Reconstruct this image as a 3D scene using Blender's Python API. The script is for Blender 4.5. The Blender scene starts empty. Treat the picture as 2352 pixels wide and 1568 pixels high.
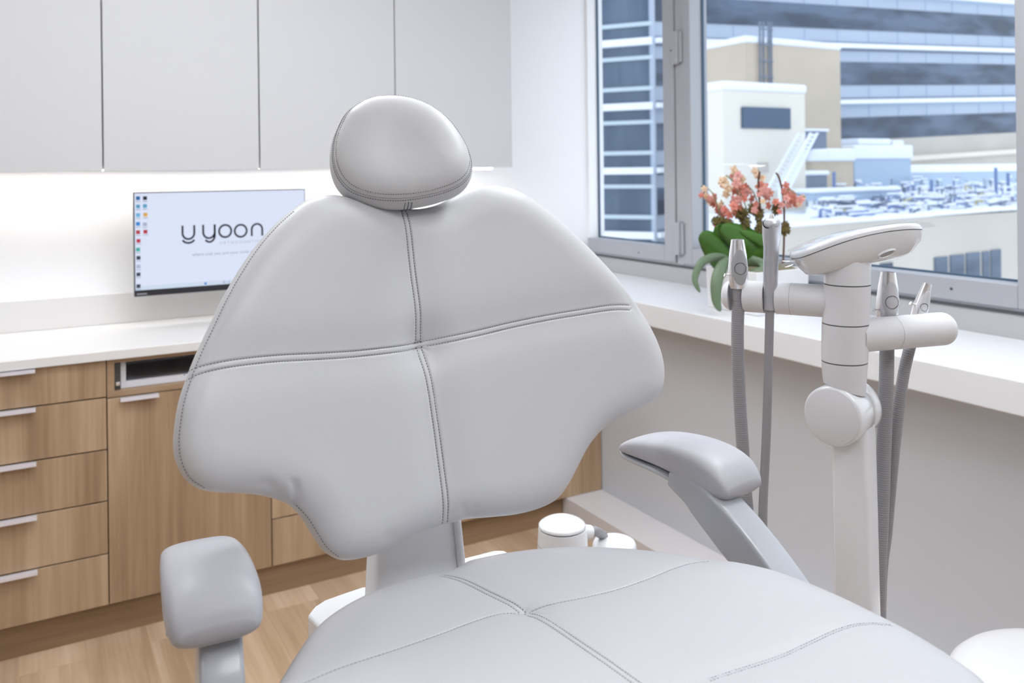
import bpy, math, random
import numpy as np
from mathutils import Vector, Matrix
random.seed(7)
S = bpy.context.scene
C = S.collection
PI = math.pi
# ------------------------------------------------------------------ camera
FPX = 1980.0            # focal length in pixels of the 2352 px wide frame
H0 = 390.0              # image row of the horizon in the middle
PHI = -0.012            # slight roll
CAM = np.array([0.0, 0.0, 1.47])
YAW = math.radians(29.3)
FWD = np.array([math.sin(YAW), math.cos(YAW), 0.0])
RGT = np.array([math.cos(YAW), -math.sin(YAW), 0.0])
UP = np.array([0, 0, 1.0])
cd = bpy.data.cameras.new('camera'); cam = bpy.data.objects.new('camera', cd); C.objects.link(cam)
Xc = math.cos(PHI) * RGT + math.sin(PHI) * UP
Yc = -math.sin(PHI) * RGT + math.cos(PHI) * UP
Zc = -FWD
M = Matrix.Identity(4)
for i in range(3):
    M[i][0] = Xc[i]; M[i][1] = Yc[i]; M[i][2] = Zc[i]; M[i][3] = CAM[i]
cam.matrix_world = M
cd.sensor_width = 36.0; cd.lens = 36.0 * FPX / 2352.0
cd.shift_y = -(784 - H0) / 2352.0
cd.clip_start = 0.05; cd.clip_end = 300
cd.dof.use_dof = True; cd.dof.focus_distance = 1.12; cd.dof.aperture_fstop = 7.0
S.camera = cam
# ------------------------------------------------------------------ world and exposure
S.view_settings.view_transform = 'Standard'; S.view_settings.look = 'None'
S.view_settings.exposure = 0.0; S.view_settings.gamma = 1.0; S.view_settings.use_curve_mapping = False
W = bpy.data.worlds.new('world'); S.world = W; W.use_nodes = True
wn = W.node_tree.nodes; wl = W.node_tree.links
bg = wn['Background']
tc = wn.new('ShaderNodeTexCoord'); sep = wn.new('ShaderNodeSeparateXYZ'); rp = wn.new('ShaderNodeValToRGB')
wl.new(tc.outputs['Generated'], sep.inputs[0]); wl.new(sep.outputs['Z'], rp.inputs['Fac'])
rp.color_ramp.elements[0].position = 0.0; rp.color_ramp.elements[0].color = (0.88, 0.93, 1.0, 1)
rp.color_ramp.elements[1].position = 0.7; rp.color_ramp.elements[1].color = (0.82, 0.90, 1.0, 1)
wl.new(rp.outputs['Color'], bg.inputs['Color']); bg.inputs['Strength'].default_value = 1.6

# ------------------------------------------------------------------ picture geometry helpers
def ray(px, py):
    u = px - 1176.0; v = py - H0
    a = (u * math.cos(PHI) + v * math.sin(PHI)) / FPX
    b = -(-u * math.sin(PHI) + v * math.cos(PHI)) / FPX
    return FWD + a * RGT + b * UP
def at(px, py, D): return CAM + D * ray(px, py)
def on_z(px, py, z): r = ray(px, py); return CAM + r * ((z - CAM[2]) / r[2])
def on_x(px, py, x): r = ray(px, py); return CAM + r * (x / r[0])
def on_y(px, py, y): r = ray(px, py); return CAM + r * (y / r[1])
def cw(X, D, z): p = FWD * D + RGT * X; return np.array([p[0], p[1], z])

# ------------------------------------------------------------------ materials
def mat(name, col, rough=0.5, metal=0.0, bump=None, spec=0.5, emit=None, estr=1.0, var=None, coat=0.0, alpha=None):
    m = bpy.data.materials.new(name); m.use_nodes = True
    nt = m.node_tree; n = nt.nodes; l = nt.links; b = n['Principled BSDF']
    b.inputs['Base Color'].default_value = (*col, 1); b.inputs['Roughness'].default_value = rough
    b.inputs['Metallic'].default_value = metal; b.inputs['Specular IOR Level'].default_value = spec
    b.inputs['Coat Weight'].default_value = coat; b.inputs['Coat Roughness'].default_value = 0.1
    if emit: b.inputs['Emission Color'].default_value = (*emit, 1); b.inputs['Emission Strength'].default_value = estr
    tcn = n.new('ShaderNodeTexCoord')
    if bump:
        sc, st = bump
        t = n.new('ShaderNodeTexNoise'); t.inputs['Scale'].default_value = sc; t.inputs['Detail'].default_value = 4
        l.new(tcn.outputs['Object'], t.inputs['Vector'])
        bp = n.new('ShaderNodeBump'); bp.inputs['Strength'].default_value = st; bp.inputs['Distance'].default_value = 0.002
        l.new(t.outputs['Fac'], bp.inputs['Height']); l.new(bp.outputs['Normal'], b.inputs['Normal'])
    if var:
        sc, amt = var
        t = n.new('ShaderNodeTexNoise'); t.inputs['Scale'].default_value = sc; t.inputs['Detail'].default_value = 5
        l.new(tcn.outputs['Object'], t.inputs['Vector'])
        r = n.new('ShaderNodeMapRange'); r.inputs['To Min'].default_value = 1 - amt; r.inputs['To Max'].default_value = 1 + amt
        l.new(t.outputs['Fac'], r.inputs['Value'])
        mx = n.new('ShaderNodeVectorMath'); mx.operation = 'SCALE'; mx.inputs[0].default_value = col
        l.new(r.outputs['Result'], mx.inputs['Scale']); l.new(mx.outputs['Vector'], b.inputs['Base Color'])
    if alpha is not None: b.inputs['Alpha'].default_value = alpha
    return m
def wood(name, c1, c2, c3, scale=(9, 9, 0.55), rough=0.45, planks=None):
    m = bpy.data.materials.new(name); m.use_nodes = True
    nt = m.node_tree; n = nt.nodes; l = nt.links; b = n['Principled BSDF']; b.inputs['Roughness'].default_value = rough
    tcn = n.new('ShaderNodeTexCoord'); mp = n.new('ShaderNodeMapping'); mp.inputs['Scale'].default_value = scale
    oi = n.new('ShaderNodeObjectInfo')
    add = n.new('ShaderNodeVectorMath'); add.operation = 'ADD'
    cb = n.new('ShaderNodeCombineXYZ')
    mul = n.new('ShaderNodeMath'); mul.operation = 'MULTIPLY'; mul.inputs[1].default_value = 37.0
    l.new(oi.outputs['Random'], mul.inputs[0]); l.new(mul.outputs[0], cb.inputs['X']); l.new(mul.outputs[0], cb.inputs['Z'])
    l.new(tcn.outputs['Object'], add.inputs[0])
    if planks:
        br = n.new('ShaderNodeTexBrick'); br.inputs['Scale'].default_value = 1.0
        br.inputs['Brick Width'].default_value = planks[0]; br.inputs['Row Height'].default_value = planks[1]
        br.inputs['Mortar Size'].default_value = 0.0012; br.inputs['Color1'].default_value = (0, 0, 0, 1); br.inputs['Color2'].default_value = (1, 1, 1, 1)
        br.inputs['Mortar'].default_value = (0.5, 0.5, 0.5, 1); br.offset = 0.37
        rot = n.new('ShaderNodeMapping'); rot.inputs['Rotation'].default_value = (0, 0, planks[2])
        l.new(tcn.outputs['Object'], rot.inputs['Vector']); l.new(rot.outputs['Vector'], br.inputs['Vector'])
        sc2 = n.new('ShaderNodeVectorMath'); sc2.operation = 'SCALE'; sc2.inputs['Scale'].default_value = 13.0
        l.new(br.outputs['Color'], sc2.inputs[0]); l.new(sc2.outputs['Vector'], add.inputs[1])
    else:
        l.new(cb.outputs[0], add.inputs[1])
    l.new(add.outputs['Vector'], mp.inputs['Vector'])
    t1 = n.new('ShaderNodeTexNoise'); t1.inputs['Scale'].default_value = 1.0; t1.inputs['Detail'].default_value = 6; t1.inputs['Roughness'].default_value = 0.6; t1.inputs['Distortion'].default_value = 0.25
    l.new(mp.outputs['Vector'], t1.inputs['Vector'])
    mp2 = n.new('ShaderNodeMapping'); mp2.inputs['Scale'].default_value = tuple(s * 9 if s > 2 else s * 3 for s in scale)
    l.new(add.outputs['Vector'], mp2.inputs['Vector'])
    t2 = n.new('ShaderNodeTexNoise'); t2.inputs['Scale'].default_value = 1.0; t2.inputs['Detail'].default_value = 3
    l.new(mp2.outputs['Vector'], t2.inputs['Vector'])
    mxf = n.new('ShaderNodeMath'); mxf.operation = 'MULTIPLY_ADD'; mxf.inputs[1].default_value = 0.3; 
    l.new(t2.outputs['Fac'], mxf.inputs[0])
    sb = n.new('ShaderNodeMath'); sb.operation = 'SUBTRACT'; sb.inputs[1].default_value = 0.15
    l.new(t1.outputs['Fac'], sb.inputs[0]); l.new(sb.outputs[0], mxf.inputs[2])
    cr = n.new('ShaderNodeValToRGB'); e = cr.color_ramp.elements
    e[0].position = 0.34; e[0].color = (*c1, 1); e[1].position = 0.66; e[1].color = (*c3, 1)
    em = e.new(0.5); em.color = (*c2, 1)
    l.new(mxf.outputs[0], cr.inputs['Fac'])
    if planks:
        mr = n.new('ShaderNodeMapRange'); mr.inputs['To Min'].default_value = 0.9; mr.inputs['To Max'].default_value = 1.1
        sr = n.new('ShaderNodeSeparateXYZ'); l.new(br.outputs['Color'], sr.inputs[0]); l.new(sr.outputs['X'], mr.inputs['Value'])
        s3 = n.new('ShaderNodeVectorMath'); s3.operation = 'SCALE'; l.new(cr.outputs['Color'], s3.inputs[0]); l.new(mr.outputs['Result'], s3.inputs['Scale'])
        l.new(s3.outputs['Vector'], b.inputs['Base Color'])
    else:
        l.new(cr.outputs['Color'], b.inputs['Base Color'])
    return m
LEATHER = mat('grey_leather', (0.555, 0.55, 0.56), 0.42, bump=(420, 0.06), spec=0.45)
LEATHER2 = mat('seat_leather', (0.47, 0.467, 0.485), 0.40, bump=(420, 0.06), spec=0.45)
ARMPAD = mat('armrest_skin', (0.43, 0.425, 0.455), 0.42, bump=(700, 0.03))
ARMMET = mat('armrest_metal_paint', (0.42, 0.43, 0.46), 0.28, coat=0.3)
THREAD = mat('thread', (0.15, 0.15, 0.18), 0.8)
WHITEP = mat('white_plastic', (0.80, 0.80, 0.82), 0.35, coat=0.15)
WHITEG = mat('white_gloss_plastic', (0.78, 0.78, 0.80), 0.16, coat=0.5)
UNITP = mat('unit_plastic', (0.70, 0.69, 0.71), 0.42, bump=(900, 0.04))
UNITG = mat('unit_gloss', (0.74, 0.74, 0.76), 0.18, coat=0.5)
SEAMD = mat('joint_line', (0.12, 0.12, 0.13), 0.7)
CHROME = mat('satin_metal', (0.86, 0.85, 0.87), 0.27, metal=1.0)
BRUSH = mat('brushed_aluminium', (0.56, 0.565, 0.60), 0.45, metal=1.0, var=(60, 0.10))
BRUSH2 = mat('satin_inlay', (0.62, 0.62, 0.64), 0.5, metal=0.5)
GREYIN = mat('grey_inlay', (0.36, 0.36, 0.37), 0.45)
HOSE = mat('grey_hose', (0.29, 0.285, 0.30), 0.45)
HOSES = mat('grey_hose_smooth', (0.30, 0.295, 0.31), 0.42)
HOLE = mat('dark_opening', (0.01, 0.01, 0.012), 0.8)
WALL = mat('white_wall_paint', (0.90, 0.895, 0.90), 0.6, bump=(250, 0.05))
WALLG = mat('grey_wall_paint', (0.595, 0.61, 0.645), 0.6, bump=(300, 0.06))
CEIL = mat('ceiling_paint', (0.85, 0.85, 0.85), 0.8)
UPDOOR = mat('upper_door_laminate', (0.60, 0.60, 0.615), 0.5)
UPBOX = mat('upper_carcass', (0.60, 0.60, 0.61), 0.6)
COUNTER = mat('white_quartz', (0.74, 0.72, 0.705), 0.35, var=(40, 0.02))
LEDGE = mat('white_solid_surface', (0.74, 0.74, 0.76), 0.4)
STEP = mat('pinkish_white_boxing', (0.70, 0.67, 0.68), 0.5)
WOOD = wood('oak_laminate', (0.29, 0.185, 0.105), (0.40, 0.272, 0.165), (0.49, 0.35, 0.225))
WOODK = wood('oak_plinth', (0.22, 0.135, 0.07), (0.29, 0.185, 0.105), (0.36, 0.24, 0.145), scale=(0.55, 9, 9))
WOODF = wood('oak_floor', (0.42, 0.28, 0.17), (0.53, 0.37, 0.24), (0.62, 0.46, 0.32), scale=(10, 0.8, 1), planks=(1.2, 0.18, PI / 2), rough=0.38)
ALU = mat('window_aluminium', (0.41, 0.415, 0.445), 0.42, metal=0.15)
PULL = mat('drawer_pull', (0.80, 0.78, 0.84), 0.35, metal=0.35)
BLACK = mat('black_bezel', (0.02, 0.02, 0.025), 0.3)
INK = mat('screen_ink', (0.01, 0.012, 0.03), 0.6)
def emi(name, col, s):
    m = bpy.data.materials.new(name); m.use_nodes = True; n = m.node_tree.nodes; n.clear()
    e = n.new('ShaderNodeEmission'); o = n.new('ShaderNodeOutputMaterial'); e.inputs[0].default_value = (*col, 1); e.inputs[1].default_value = s
    m.node_tree.links.new(e.outputs[0], o.inputs[0]); return m
SCREEN = emi('screen_glow', (0.72, 0.78, 0.95), 1.0)
def glass(name, tint, fac):
    m = bpy.data.materials.new(name); m.use_nodes = True; n = m.node_tree.nodes; n.clear(); l = m.node_tree.links
    tr = n.new('ShaderNodeBsdfTransparent'); tr.inputs[0].default_value = (*tint, 1)
    gl = n.new('ShaderNodeBsdfGlossy'); gl.inputs['Roughness'].default_value = 0.02
    lw_ = n.new('ShaderNodeLayerWeight'); lw_.inputs[0].default_value = 0.35
    fr = n.new('ShaderNodeMapRange'); fr.inputs['From Min'].default_value = 0.0; fr.inputs['From Max'].default_value = 1.0
    fr.inputs['To Min'].default_value = fac; fr.inputs['To Max'].default_value = fac + 0.06
    l.new(lw_.outputs['Facing'], fr.inputs['Value'])
    mx = n.new('ShaderNodeMixShader'); o = n.new('ShaderNodeOutputMaterial')
    l.new(fr.outputs[0], mx.inputs[0]); l.new(tr.outputs[0], mx.inputs[1]); l.new(gl.outputs[0], mx.inputs[2]); l.new(mx.outputs[0], o.inputs[0])
    return m
GLASS = glass('window_glass', (0.95, 0.975, 1.0), 0.004)
FILM = glass('clear_film', (0.93, 0.95, 0.97), 0.10)

# ------------------------------------------------------------------ object helpers
def wloc(p):
    v = np.zeros(3)
    while p is not None:
        v += np.array(p.location); p = p.parent
    return v
def tag(o, label=None, cat=None, group=None, kind=None):
    if label: o['label'] = label
    if cat: o['category'] = cat
    if group: o['group'] = group
    if kind: o['kind'] = kind
    return o
def thing(name, label, cat, loc, group=None):
    o = bpy.data.objects.new(name, None); C.objects.link(o); o.location = tuple(loc); o.empty_display_size = 0.05
    return tag(o, label, cat, group)
def obj(name, V, Fs, m, parent=None, smooth=False, bevel=0, seg=3, origin=None, autosm=None):
    V = np.asarray(V, float)
    off = wloc(parent) if parent is not None else (np.array(origin) if origin is not None else np.array([V[:, 0].mean(), V[:, 1].mean(), V[:, 2].min()]))
    me = bpy.data.meshes.new(name); me.from_pydata([tuple(v) for v in (V - off)], [], Fs); me.update()
    for mm in (m if isinstance(m, (list, tuple)) else [m]): me.materials.append(mm)
    o = bpy.data.objects.new(name, me); C.objects.link(o)
    if parent is not None: o.parent = parent
    else: o.location = tuple(off)
    if smooth: me.polygons.foreach_set('use_smooth', [True] * len(me.polygons))
    if smooth: me.set_sharp_from_angle(angle=math.radians(50))
    if bevel:
        b = o.modifiers.new('bevel', 'BEVEL'); b.width = bevel; b.segments = seg; b.limit_method = 'ANGLE'; b.angle_limit = math.radians(35)
        b.harden_normals = False
    return o
class MB:
    def __init__(s): s.V = []; s.F = []
    def add(s, V, Fs):
        k = len(s.V); s.V += [tuple(v) for v in V]; s.F += [tuple(i + k for i in f) for f in Fs]; return s
    def box(s, a, b):
        x0, y0, z0 = a; x1, y1, z1 = b
        V = [(x0, y0, z0), (x1, y0, z0), (x1, y1, z0), (x0, y1, z0), (x0, y0, z1), (x1, y0, z1), (x1, y1, z1), (x0, y1, z1)]
        return s.add(V, [(0, 3, 2, 1), (4, 5, 6, 7), (0, 1, 5, 4), (1, 2, 6, 5), (2, 3, 7, 6), (3, 0, 4, 7)])
    def obox(s, c, A, B, D):      # oriented box: centre and three half vectors
        c, A, B, D = map(np.asarray, (c, A, B, D))
        V = [c + i * A + j * B + k * D for k in (-1, 1) for i, j in ((-1, -1), (1, -1), (1, 1), (-1, 1))]
        return s.add(V, [(0, 3, 2, 1), (4, 5, 6, 7), (0, 1, 5, 4), (1, 2, 6, 5), (2, 3, 7, 6), (3, 0, 4, 7)])
    def loft(s, rings, cap=True):  # rings: arrays n x 3
        n = len(rings[0]); V = np.concatenate(rings); Fs = []
        for i in range(len(rings) - 1):
            for j in range(n):
                a = i * n + j; b = i * n + (j + 1) % n; Fs.append((a, b, b + n, a + n))
        if cap: Fs.append(tuple(range(n - 1, -1, -1))); Fs.append(tuple((len(rings) - 1) * n + j for j in range(n)))
        return s.add(V, Fs)
    def tube(s, pts, r, n=16, cap=True):
        pts = [np.asarray(p, float) for p in pts]; R = r if hasattr(r, '__len__') else [r] * len(pts)
        rings = []; u = None
        for i, p in enumerate(pts):
            t = pts[min(i + 1, len(pts) - 1)] - pts[max(i - 1, 0)]; t = t / (np.linalg.norm(t) + 1e-12)
            if u is None:
                u = np.cross(t, [0.3, 0.2, 1.0]) if abs(t[2]) < 0.9 else np.cross(t, [0.0, 1.0, 0.1])
            u = u - t * np.dot(u, t); u /= np.linalg.norm(u); v = np.cross(t, u)
            th = np.arange(n) * 2 * PI / n
            rings.append(p + R[i] * (np.outer(np.cos(th), u) + np.outer(np.sin(th), v)))
        return s.loft(rings, cap)
    def build(s, name, m, parent=None, **k): return obj(name, s.V, s.F, m, parent, **k)
def box(name, a, b, m, parent=None, bevel=0.0, **k): return MB().box(a, b).build(name, m, parent, bevel=bevel, **k)
def spline(P, n, closed=False):
    P = np.asarray(P, float); N = len(P); out = []
    segs = N if closed else N - 1
    per = max(2, n // segs)
    for i in range(segs):
        p = [P[(i + k) % N] if closed else P[min(max(i + k, 0), N - 1)] for k in (-1, 0, 1, 2)]
        for j in range(per):
            t = j / per
            out.append(0.5 * (2 * p[1] + (p[2] - p[0]) * t + (2 * p[0] - 5 * p[1] + 4 * p[2] - p[3]) * t * t + (3 * p[1] - p[0] - 3 * p[2] + p[3]) * t ** 3))
    if not closed: out.append(P[-1])
    return np.array(out)
def resample(P, step):
    P = np.asarray(P, float); d = np.r_[0, np.cumsum(np.linalg.norm(np.diff(P, axis=0), axis=1))]
    n = max(2, int(d[-1] / step)); q = np.linspace(0, d[-1], n)
    return np.stack([np.interp(q, d, P[:, k]) for k in range(P.shape[1])], 1)
def sup(n, a, b, e=2.0):
    th = np.arange(n) * 2 * PI / n; c, s_ = np.cos(th), np.sin(th)
    return np.stack([a * np.sign(c) * np.abs(c) ** (2 / e), b * np.sign(s_) * np.abs(s_) ** (2 / e)], 1)

# a curved cushion frame: (l, s, n) -> world
class Frame:
    def __init__(f, O, L, Sv, k=0.0, ks=0.0, sref=0.0):
        f.O = np.asarray(O, float); f.L = np.asarray(L, float) / np.linalg.norm(L); f.S = np.asarray(Sv, float) / np.linalg.norm(Sv)
        f.N = np.cross(f.L, f.S); f.k = k; f.ks = ks; f.sref = sref
    def w(f, l, s, n):
        l, s, n = map(np.atleast_1d, (l, s, n))
        h = n + f.k * l * l + f.ks * (s - f.sref) ** 2
        return f.O + np.outer(l, f.L) + np.outer(s, f.S) + np.outer(h, f.N)
    def un(f, px, py):     # where the line of sight meets the mid surface
        r = ray(px, py); t = np.dot(f.N, f.O - CAM) / np.dot(f.N, r)
        for _ in range(25):
            P = CAM + t * r - f.O; l = P @ f.L; s = P @ f.S
            g = P @ f.N - f.k * l * l - f.ks * (s - f.sref) ** 2
            dg = r @ f.N - 2 * f.k * l * (r @ f.L) - 2 * f.ks * (s - f.sref) * (r @ f.S); t -= g / dg
        P = CAM + t * r - f.O; return np.array([P @ f.L, P @ f.S])
    def uns(f, pts): return np.array([f.un(*p) for p in pts])
def pdist(Q, P):   # distance from points Q to a sampled curve P
    out = np.empty(len(Q))
    for i in range(0, len(Q), 4000):
        d = Q[i:i + 4000, None, :] - P[None]; out[i:i + 4000] = np.sqrt((d ** 2).sum(2).min(1))
    return out
class Pad:
    """an upholstered cushion: star-shaped outline, domed front, rolled edge, seams pressed in"""
    def __init__(p, frame, outline, centre, Tf, Rf, ex=2.0, seams=(), side=None, Tb=0.03, dome=0.0, creases=()):
        p.f = frame; p.out = resample(np.r_[spline(outline, 600, True), spline(outline, 600, True)[:1]], 0.0015)
        p.c = np.array(centre, float); p.Tf, p.Rf, p.ex, p.dome = Tf, Rf, ex, dome
        p.seams = [(resample(spline(q, 80), 0.0008), kw) for q, kw in seams]; p.creases = creases
        p.side = side; p.Tb = Tb
    def H(p, Q):
        d = pdist(Q, p.out); x = np.clip(d / p.Rf, 0, 1)
        h = p.Tf * (1 - (1 - x) ** p.ex) ** (1 / p.ex)
        r = np.linalg.norm(Q - p.c, axis=1); h = h + p.dome * np.exp(-(r / 0.055) ** 2)
        for q, kw in p.seams:
            ds = pdist(Q, q); e = np.clip(d / 0.012, 0, 1) * 0.8 + 0.2
            h = h - e * kw.get('valley', 0.004) * np.exp(-(ds / kw.get('vw', 0.022)) ** 2)
            hw = kw.get('hw', 0.0032)
            h = h - e * kw.get('groove', 0.0012) * np.exp(-((ds - hw) / 0.0011) ** 2)
        for q, a, w in p.creases:
            h = h - a * np.exp(-(pdist(Q, resample(spline(q, 30), 0.001)) / w) ** 2)
        return h
    def build(p, name, m, parent):
        D = p.out - p.c; ang = np.unwrap(np.arctan2(D[:, 1], D[:, 0])); rad = np.linalg.norm(D, axis=1)
        if ang[-1] < ang[0]: ang = ang[::-1]; rad = rad[::-1]
        am = (ang - ang[0]); o = np.argsort(am); am = am[o]; rad = rad[o]
        A = list(np.linspace(0, 2 * PI, 340, endpoint=False))
        for q, kw in p.seams:
            dq = q - p.c; rq = np.linalg.norm(dq, axis=1); aq = np.mod(np.arctan2(dq[:, 1], dq[:, 0]) - ang[0], 2 * PI)
            a_s = np.unwrap(aq[rq > 0.03])
            if len(a_s): A += list(np.mod(np.arange(a_s.min() - 0.04, a_s.max() + 0.04, 0.0028), 2 * PI))
        A = np.array(sorted(A)); A = A[np.r_[True, np.diff(A) > 0.0012]]
        R = np.interp(A, am, rad, period=2 * PI) if False else np.interp(A, np.r_[am, am[0] + 2 * PI], np.r_[rad, rad[0]])
        E = np.stack([np.cos(A + ang[0]), np.sin(A + ang[0])], 1) * R[:, None]
        n = len(A); K = 70
        rho = np.sin(np.linspace(0, 1, K + 1)[1:] * PI / 2) * 0.55 + np.linspace(0, 1, K + 1)[1:] * 0.45
        rings2 = [p.c + E * r for r in rho]
        Q = np.concatenate([p.c[None]] + rings2); h = p.H(Q); h[-n:] = 0
        V = list(p.f.w(Q[:, 0], Q[:, 1], h)); Fs = []
        for j in range(n): Fs.append((0, 1 + j, 1 + (j + 1) % n))
        def strip(a, b):
            for j in range(n):
                k = (j + 1) % n; Fs.append((a + j, b + j, b + k, a + k))
        for i in range(K - 1): strip(1 + i * n, 1 + (i + 1) * n)
        last = 1 + (K - 1) * n; U = E / R[:, None]
        prof = p.side or [(0.0, 0.0)]
        for (o_, z) in prof[1:] if p.side else []:
            q = p.c + E + U * o_; a = len(V); V += list(p.f.w(q[:, 0], q[:, 1], np.full(n, z))); strip(last, a); last = a
        z0 = prof[-1][1]; o0 = prof[-1][0]
        for r in (0.97, 0.93, 0.86, 0.75, 0.5, 0.2):
            q = p.c + (E + U * o0) * r; d = (1 - r) * R
            x = np.clip(d / max(p.Tb, 0.001), 0, 1); z = z0 - p.Tb * np.sqrt(1 - (1 - x) ** 2)
            a = len(V); V += list(p.f.w(q[:, 0], q[:, 1], z)); strip(last, a); last = a
        a = len(V); V += list(p.f.w(p.c[0], p.c[1], z0 - p.Tb))
        for j in range(n): Fs.append((last + j, a, last + (j + 1) % n))
        return obj(name, V, Fs, m, parent, smooth=True)
    def stitches(p, name, curve, parent, offs=(0.0032, -0.0032), pitch=0.0032, ln=0.0017, w=0.00034, lift=0.0004, m=None):
        mb = MB(); q = resample(spline(curve, 80), pitch)
        T = np.gradient(q, axis=0); T /= np.linalg.norm(T, axis=1)[:, None]; Nn = np.stack([-T[:, 1], T[:, 0]], 1)
        for o_ in offs:
            c = q + Nn * o_
            a = c - T * ln / 2; b = c + T * ln / 2
            ha = p.H(a) + lift; hb = p.H(b) + lift
            A3 = p.f.w(a[:, 0], a[:, 1], ha); B3 = p.f.w(b[:, 0], b[:, 1], hb)
            for i in range(len(q)):
                t = B3[i] - A3[i]; t /= np.linalg.norm(t); s_ = np.cross(p.f.N, t); s_ /= np.linalg.norm(s_)
                mb.obox((A3[i] + B3[i]) / 2, t * ln / 2, s_ * w, np.cross(t, s_) * w * 0.8)
        return mb.build(name, m or THREAD, parent)

# ================================================================== THE ROOM
YB = 3.55; XW = 2.42; XL = 2.11; CZ = 2.75; YR = -2.6; X0 = -2.6
def st(o): o['kind'] = 'structure'; return o
st(box('floor', (X0, YR, -0.1), (XL + 0.05, YB + 0.1, 0), WOODF))
st(box('ceiling', (X0, YR, CZ), (XW + 0.25, YB + 0.1, CZ + 0.1), CEIL))
st(box('wall_back', (X0, YB, 0), (XW + 0.09, YB + 0.1, CZ), WALL))
st(box('wall_left', (X0 - 0.1, YR, 0), (X0, YB + 0.1, CZ), mat('mid_grey_paint', (0.42, 0.42, 0.44), 0.7)))
st(box('wall_rear', (X0, YR - 0.1, 0), (XW + 0.25, YR, CZ), WALL))
# window wall: low grey wall under the ledge, then a strip, piers and lintel around the openings
WZ0, WZ1, WY1 = 1.052, 2.52, 3.535
lw = MB().box((XL, YR, 0), (XL + 0.12, YB, 0.90)); st(lw.build('wall_right_lower', WALLG))
WT = 0.09
st(box('trim_3', (XW, YR, 0.90), (XW + WT, YB, WZ0), mat('grey_sill_panel', (0.45, 0.45, 0.46), 0.5)))
w = MB().box((XW, YR, WZ1), (XW + WT, YB, CZ)).box((XW, WY1, WZ0), (XW + WT, YB, WZ1)).box((XW, YR, WZ0), (XW + WT, -0.1, WZ1))
st(w.build('wall_right', WALL))
st(box('trim_1', (1.955, YR, 0.897), (XW, YB, 0.978), LEDGE, bevel=0.004))['label'] = 'white window ledge slab'
st(box('baseboard_right', (1.93, YR, 0), (XL, 3.0445, 0.11), STEP, bevel=0.003))
st(box('trim_2', (1.235, 3.005 + 0.195, 2.40), (1.80, YB, CZ), WALL)) if False else None
# ---- windows
def window(name, y0, y1, first=False):      # y0 < y1: the outer edges of the frame along the wall
    e = thing(name, None, None, (XW, (y0 + y1) / 2, WZ0)); e['kind'] = 'structure'
    return e
def sash(e, y0, y1, sl, sr, zb, xf=XW - 0.012, gx=2.484, trim=0.0):
    """y0 right (near) side .. y1 left (far) side; sl, sr stile widths"""
    m = MB(); z0 = WZ0 + 0.012; z1 = WZ1 - 0.01
    m.box((xf, y0, z0), (gx + 0.02, y0 + sr, z1))
    if sl > 0.02: m.box((xf, y1 - sl, z0), (gx + 0.02, y1, z1))
    m.box((xf, y0 + sr, z0), (gx + 0.02, y1 - sl, zb)); m.box((xf, y0 + sr, z1 - 0.07), (gx + 0.02, y1 - sl, z1))
    m.build('sash_frame', ALU, e, bevel=0.003, seg=2)
    g = MB(); t = 0.006
    for (a, b) in (((gx - 0.012, y0 + sr, zb), (gx - 0.002, y1 - sl, zb + t)), ((gx - 0.012, y1 - sl - t, zb), (gx - 0.002, y1 - sl, z1 - 0.07)), ((gx - 0.012, y0 + sr, zb), (gx - 0.002, y0 + sr + t, z1 - 0.07))): g.box(a, b)
    g.build('gasket', GASK, e)
    box('pane', (gx, y0 + sr, zb), (gx + 0.006, y1 - sl, z1 - 0.07), GLASS, e)
GASK = mat('window_gasket', (0.06, 0.11, 0.17), 0.6)
DARKG = mat('dark_frame_joint', (0.09, 0.09, 0.10), 0.8)  # dark gasket line below the frames, also the screws
w1 = window('window_1', 2.846, 3.535)
sash(w1, 2.872, 3.534, 0.0, 0.072, 1.131)
w2 = window('window_2', 1.25, 2.846)
sash(w2, 1.315, 2.820, 0.053, 0.097, 1.131)
w3 = window('added_window', -0.1, 1.25)  # added window out of view, only there to let in more daylight
sash(w3, -0.09, 1.29, 0.053, 0.07, 1.131)
mm = MB().box((XW - 0.006, 2.824, WZ0 + 0.006), (XW + 0.1, 2.868, WZ1)).box((XW - 0.006, 1.292, WZ0 + 0.006), (XW + 0.1, 1.313, WZ1)).box((XW - 0.002, -0.1, WZ0 + 0.002), (XW + 0.1, 3.535, WZ0 + 0.013)).box((XW - 0.002, -0.1, WZ1 - 0.012), (XW + 0.1, 3.535, WZ1))
mm.build('mullion', ALU, w2, bevel=0.002, seg=2)
MB().box((XW - 0.0035, -0.1, WZ0 - 0.006), (XW, 3.53, WZ0 + 0.003)).build('joint', DARKG, w2)
for k, (zA, zB) in enumerate(((1.10, 1.24), (1.91, 2.05))):
    h = MB().box((XW - 0.030, 2.828, zA), (XW - 0.01, 2.862, zB)).box((XW - 0.022, 2.812, zA + 0.004), (XW - 0.012, 2.829, zB - 0.004))
    h.build('hinge', ALU, w1, bevel=0.004)
def dot(e, px, py, x=XW - 0.0125, r=0.004):
    p = on_x(px, py, x); th = np.arange(12) * PI / 6
    a = np.stack([np.full(12, x + 0.002), p[1] + r * np.cos(th), p[2] + r * np.sin(th)], 1); b = a.copy(); b[:, 0] = x - 0.001
    MB().loft([a, b]).build('screw', DARKG, e)
dot(w1, 1541, 116); dot(w1, 1467, 580); dot(w2, 2185, 663, r=0.0045)
for o in (w1, w2, w3): o['label'] = {'window_1': 'narrow aluminium casement window beside the back wall', 'window_2': 'wide aluminium window pane above the ledge', 'added_window': 'added unseen window nearest the camera for daylight'}[o.name]

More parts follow.
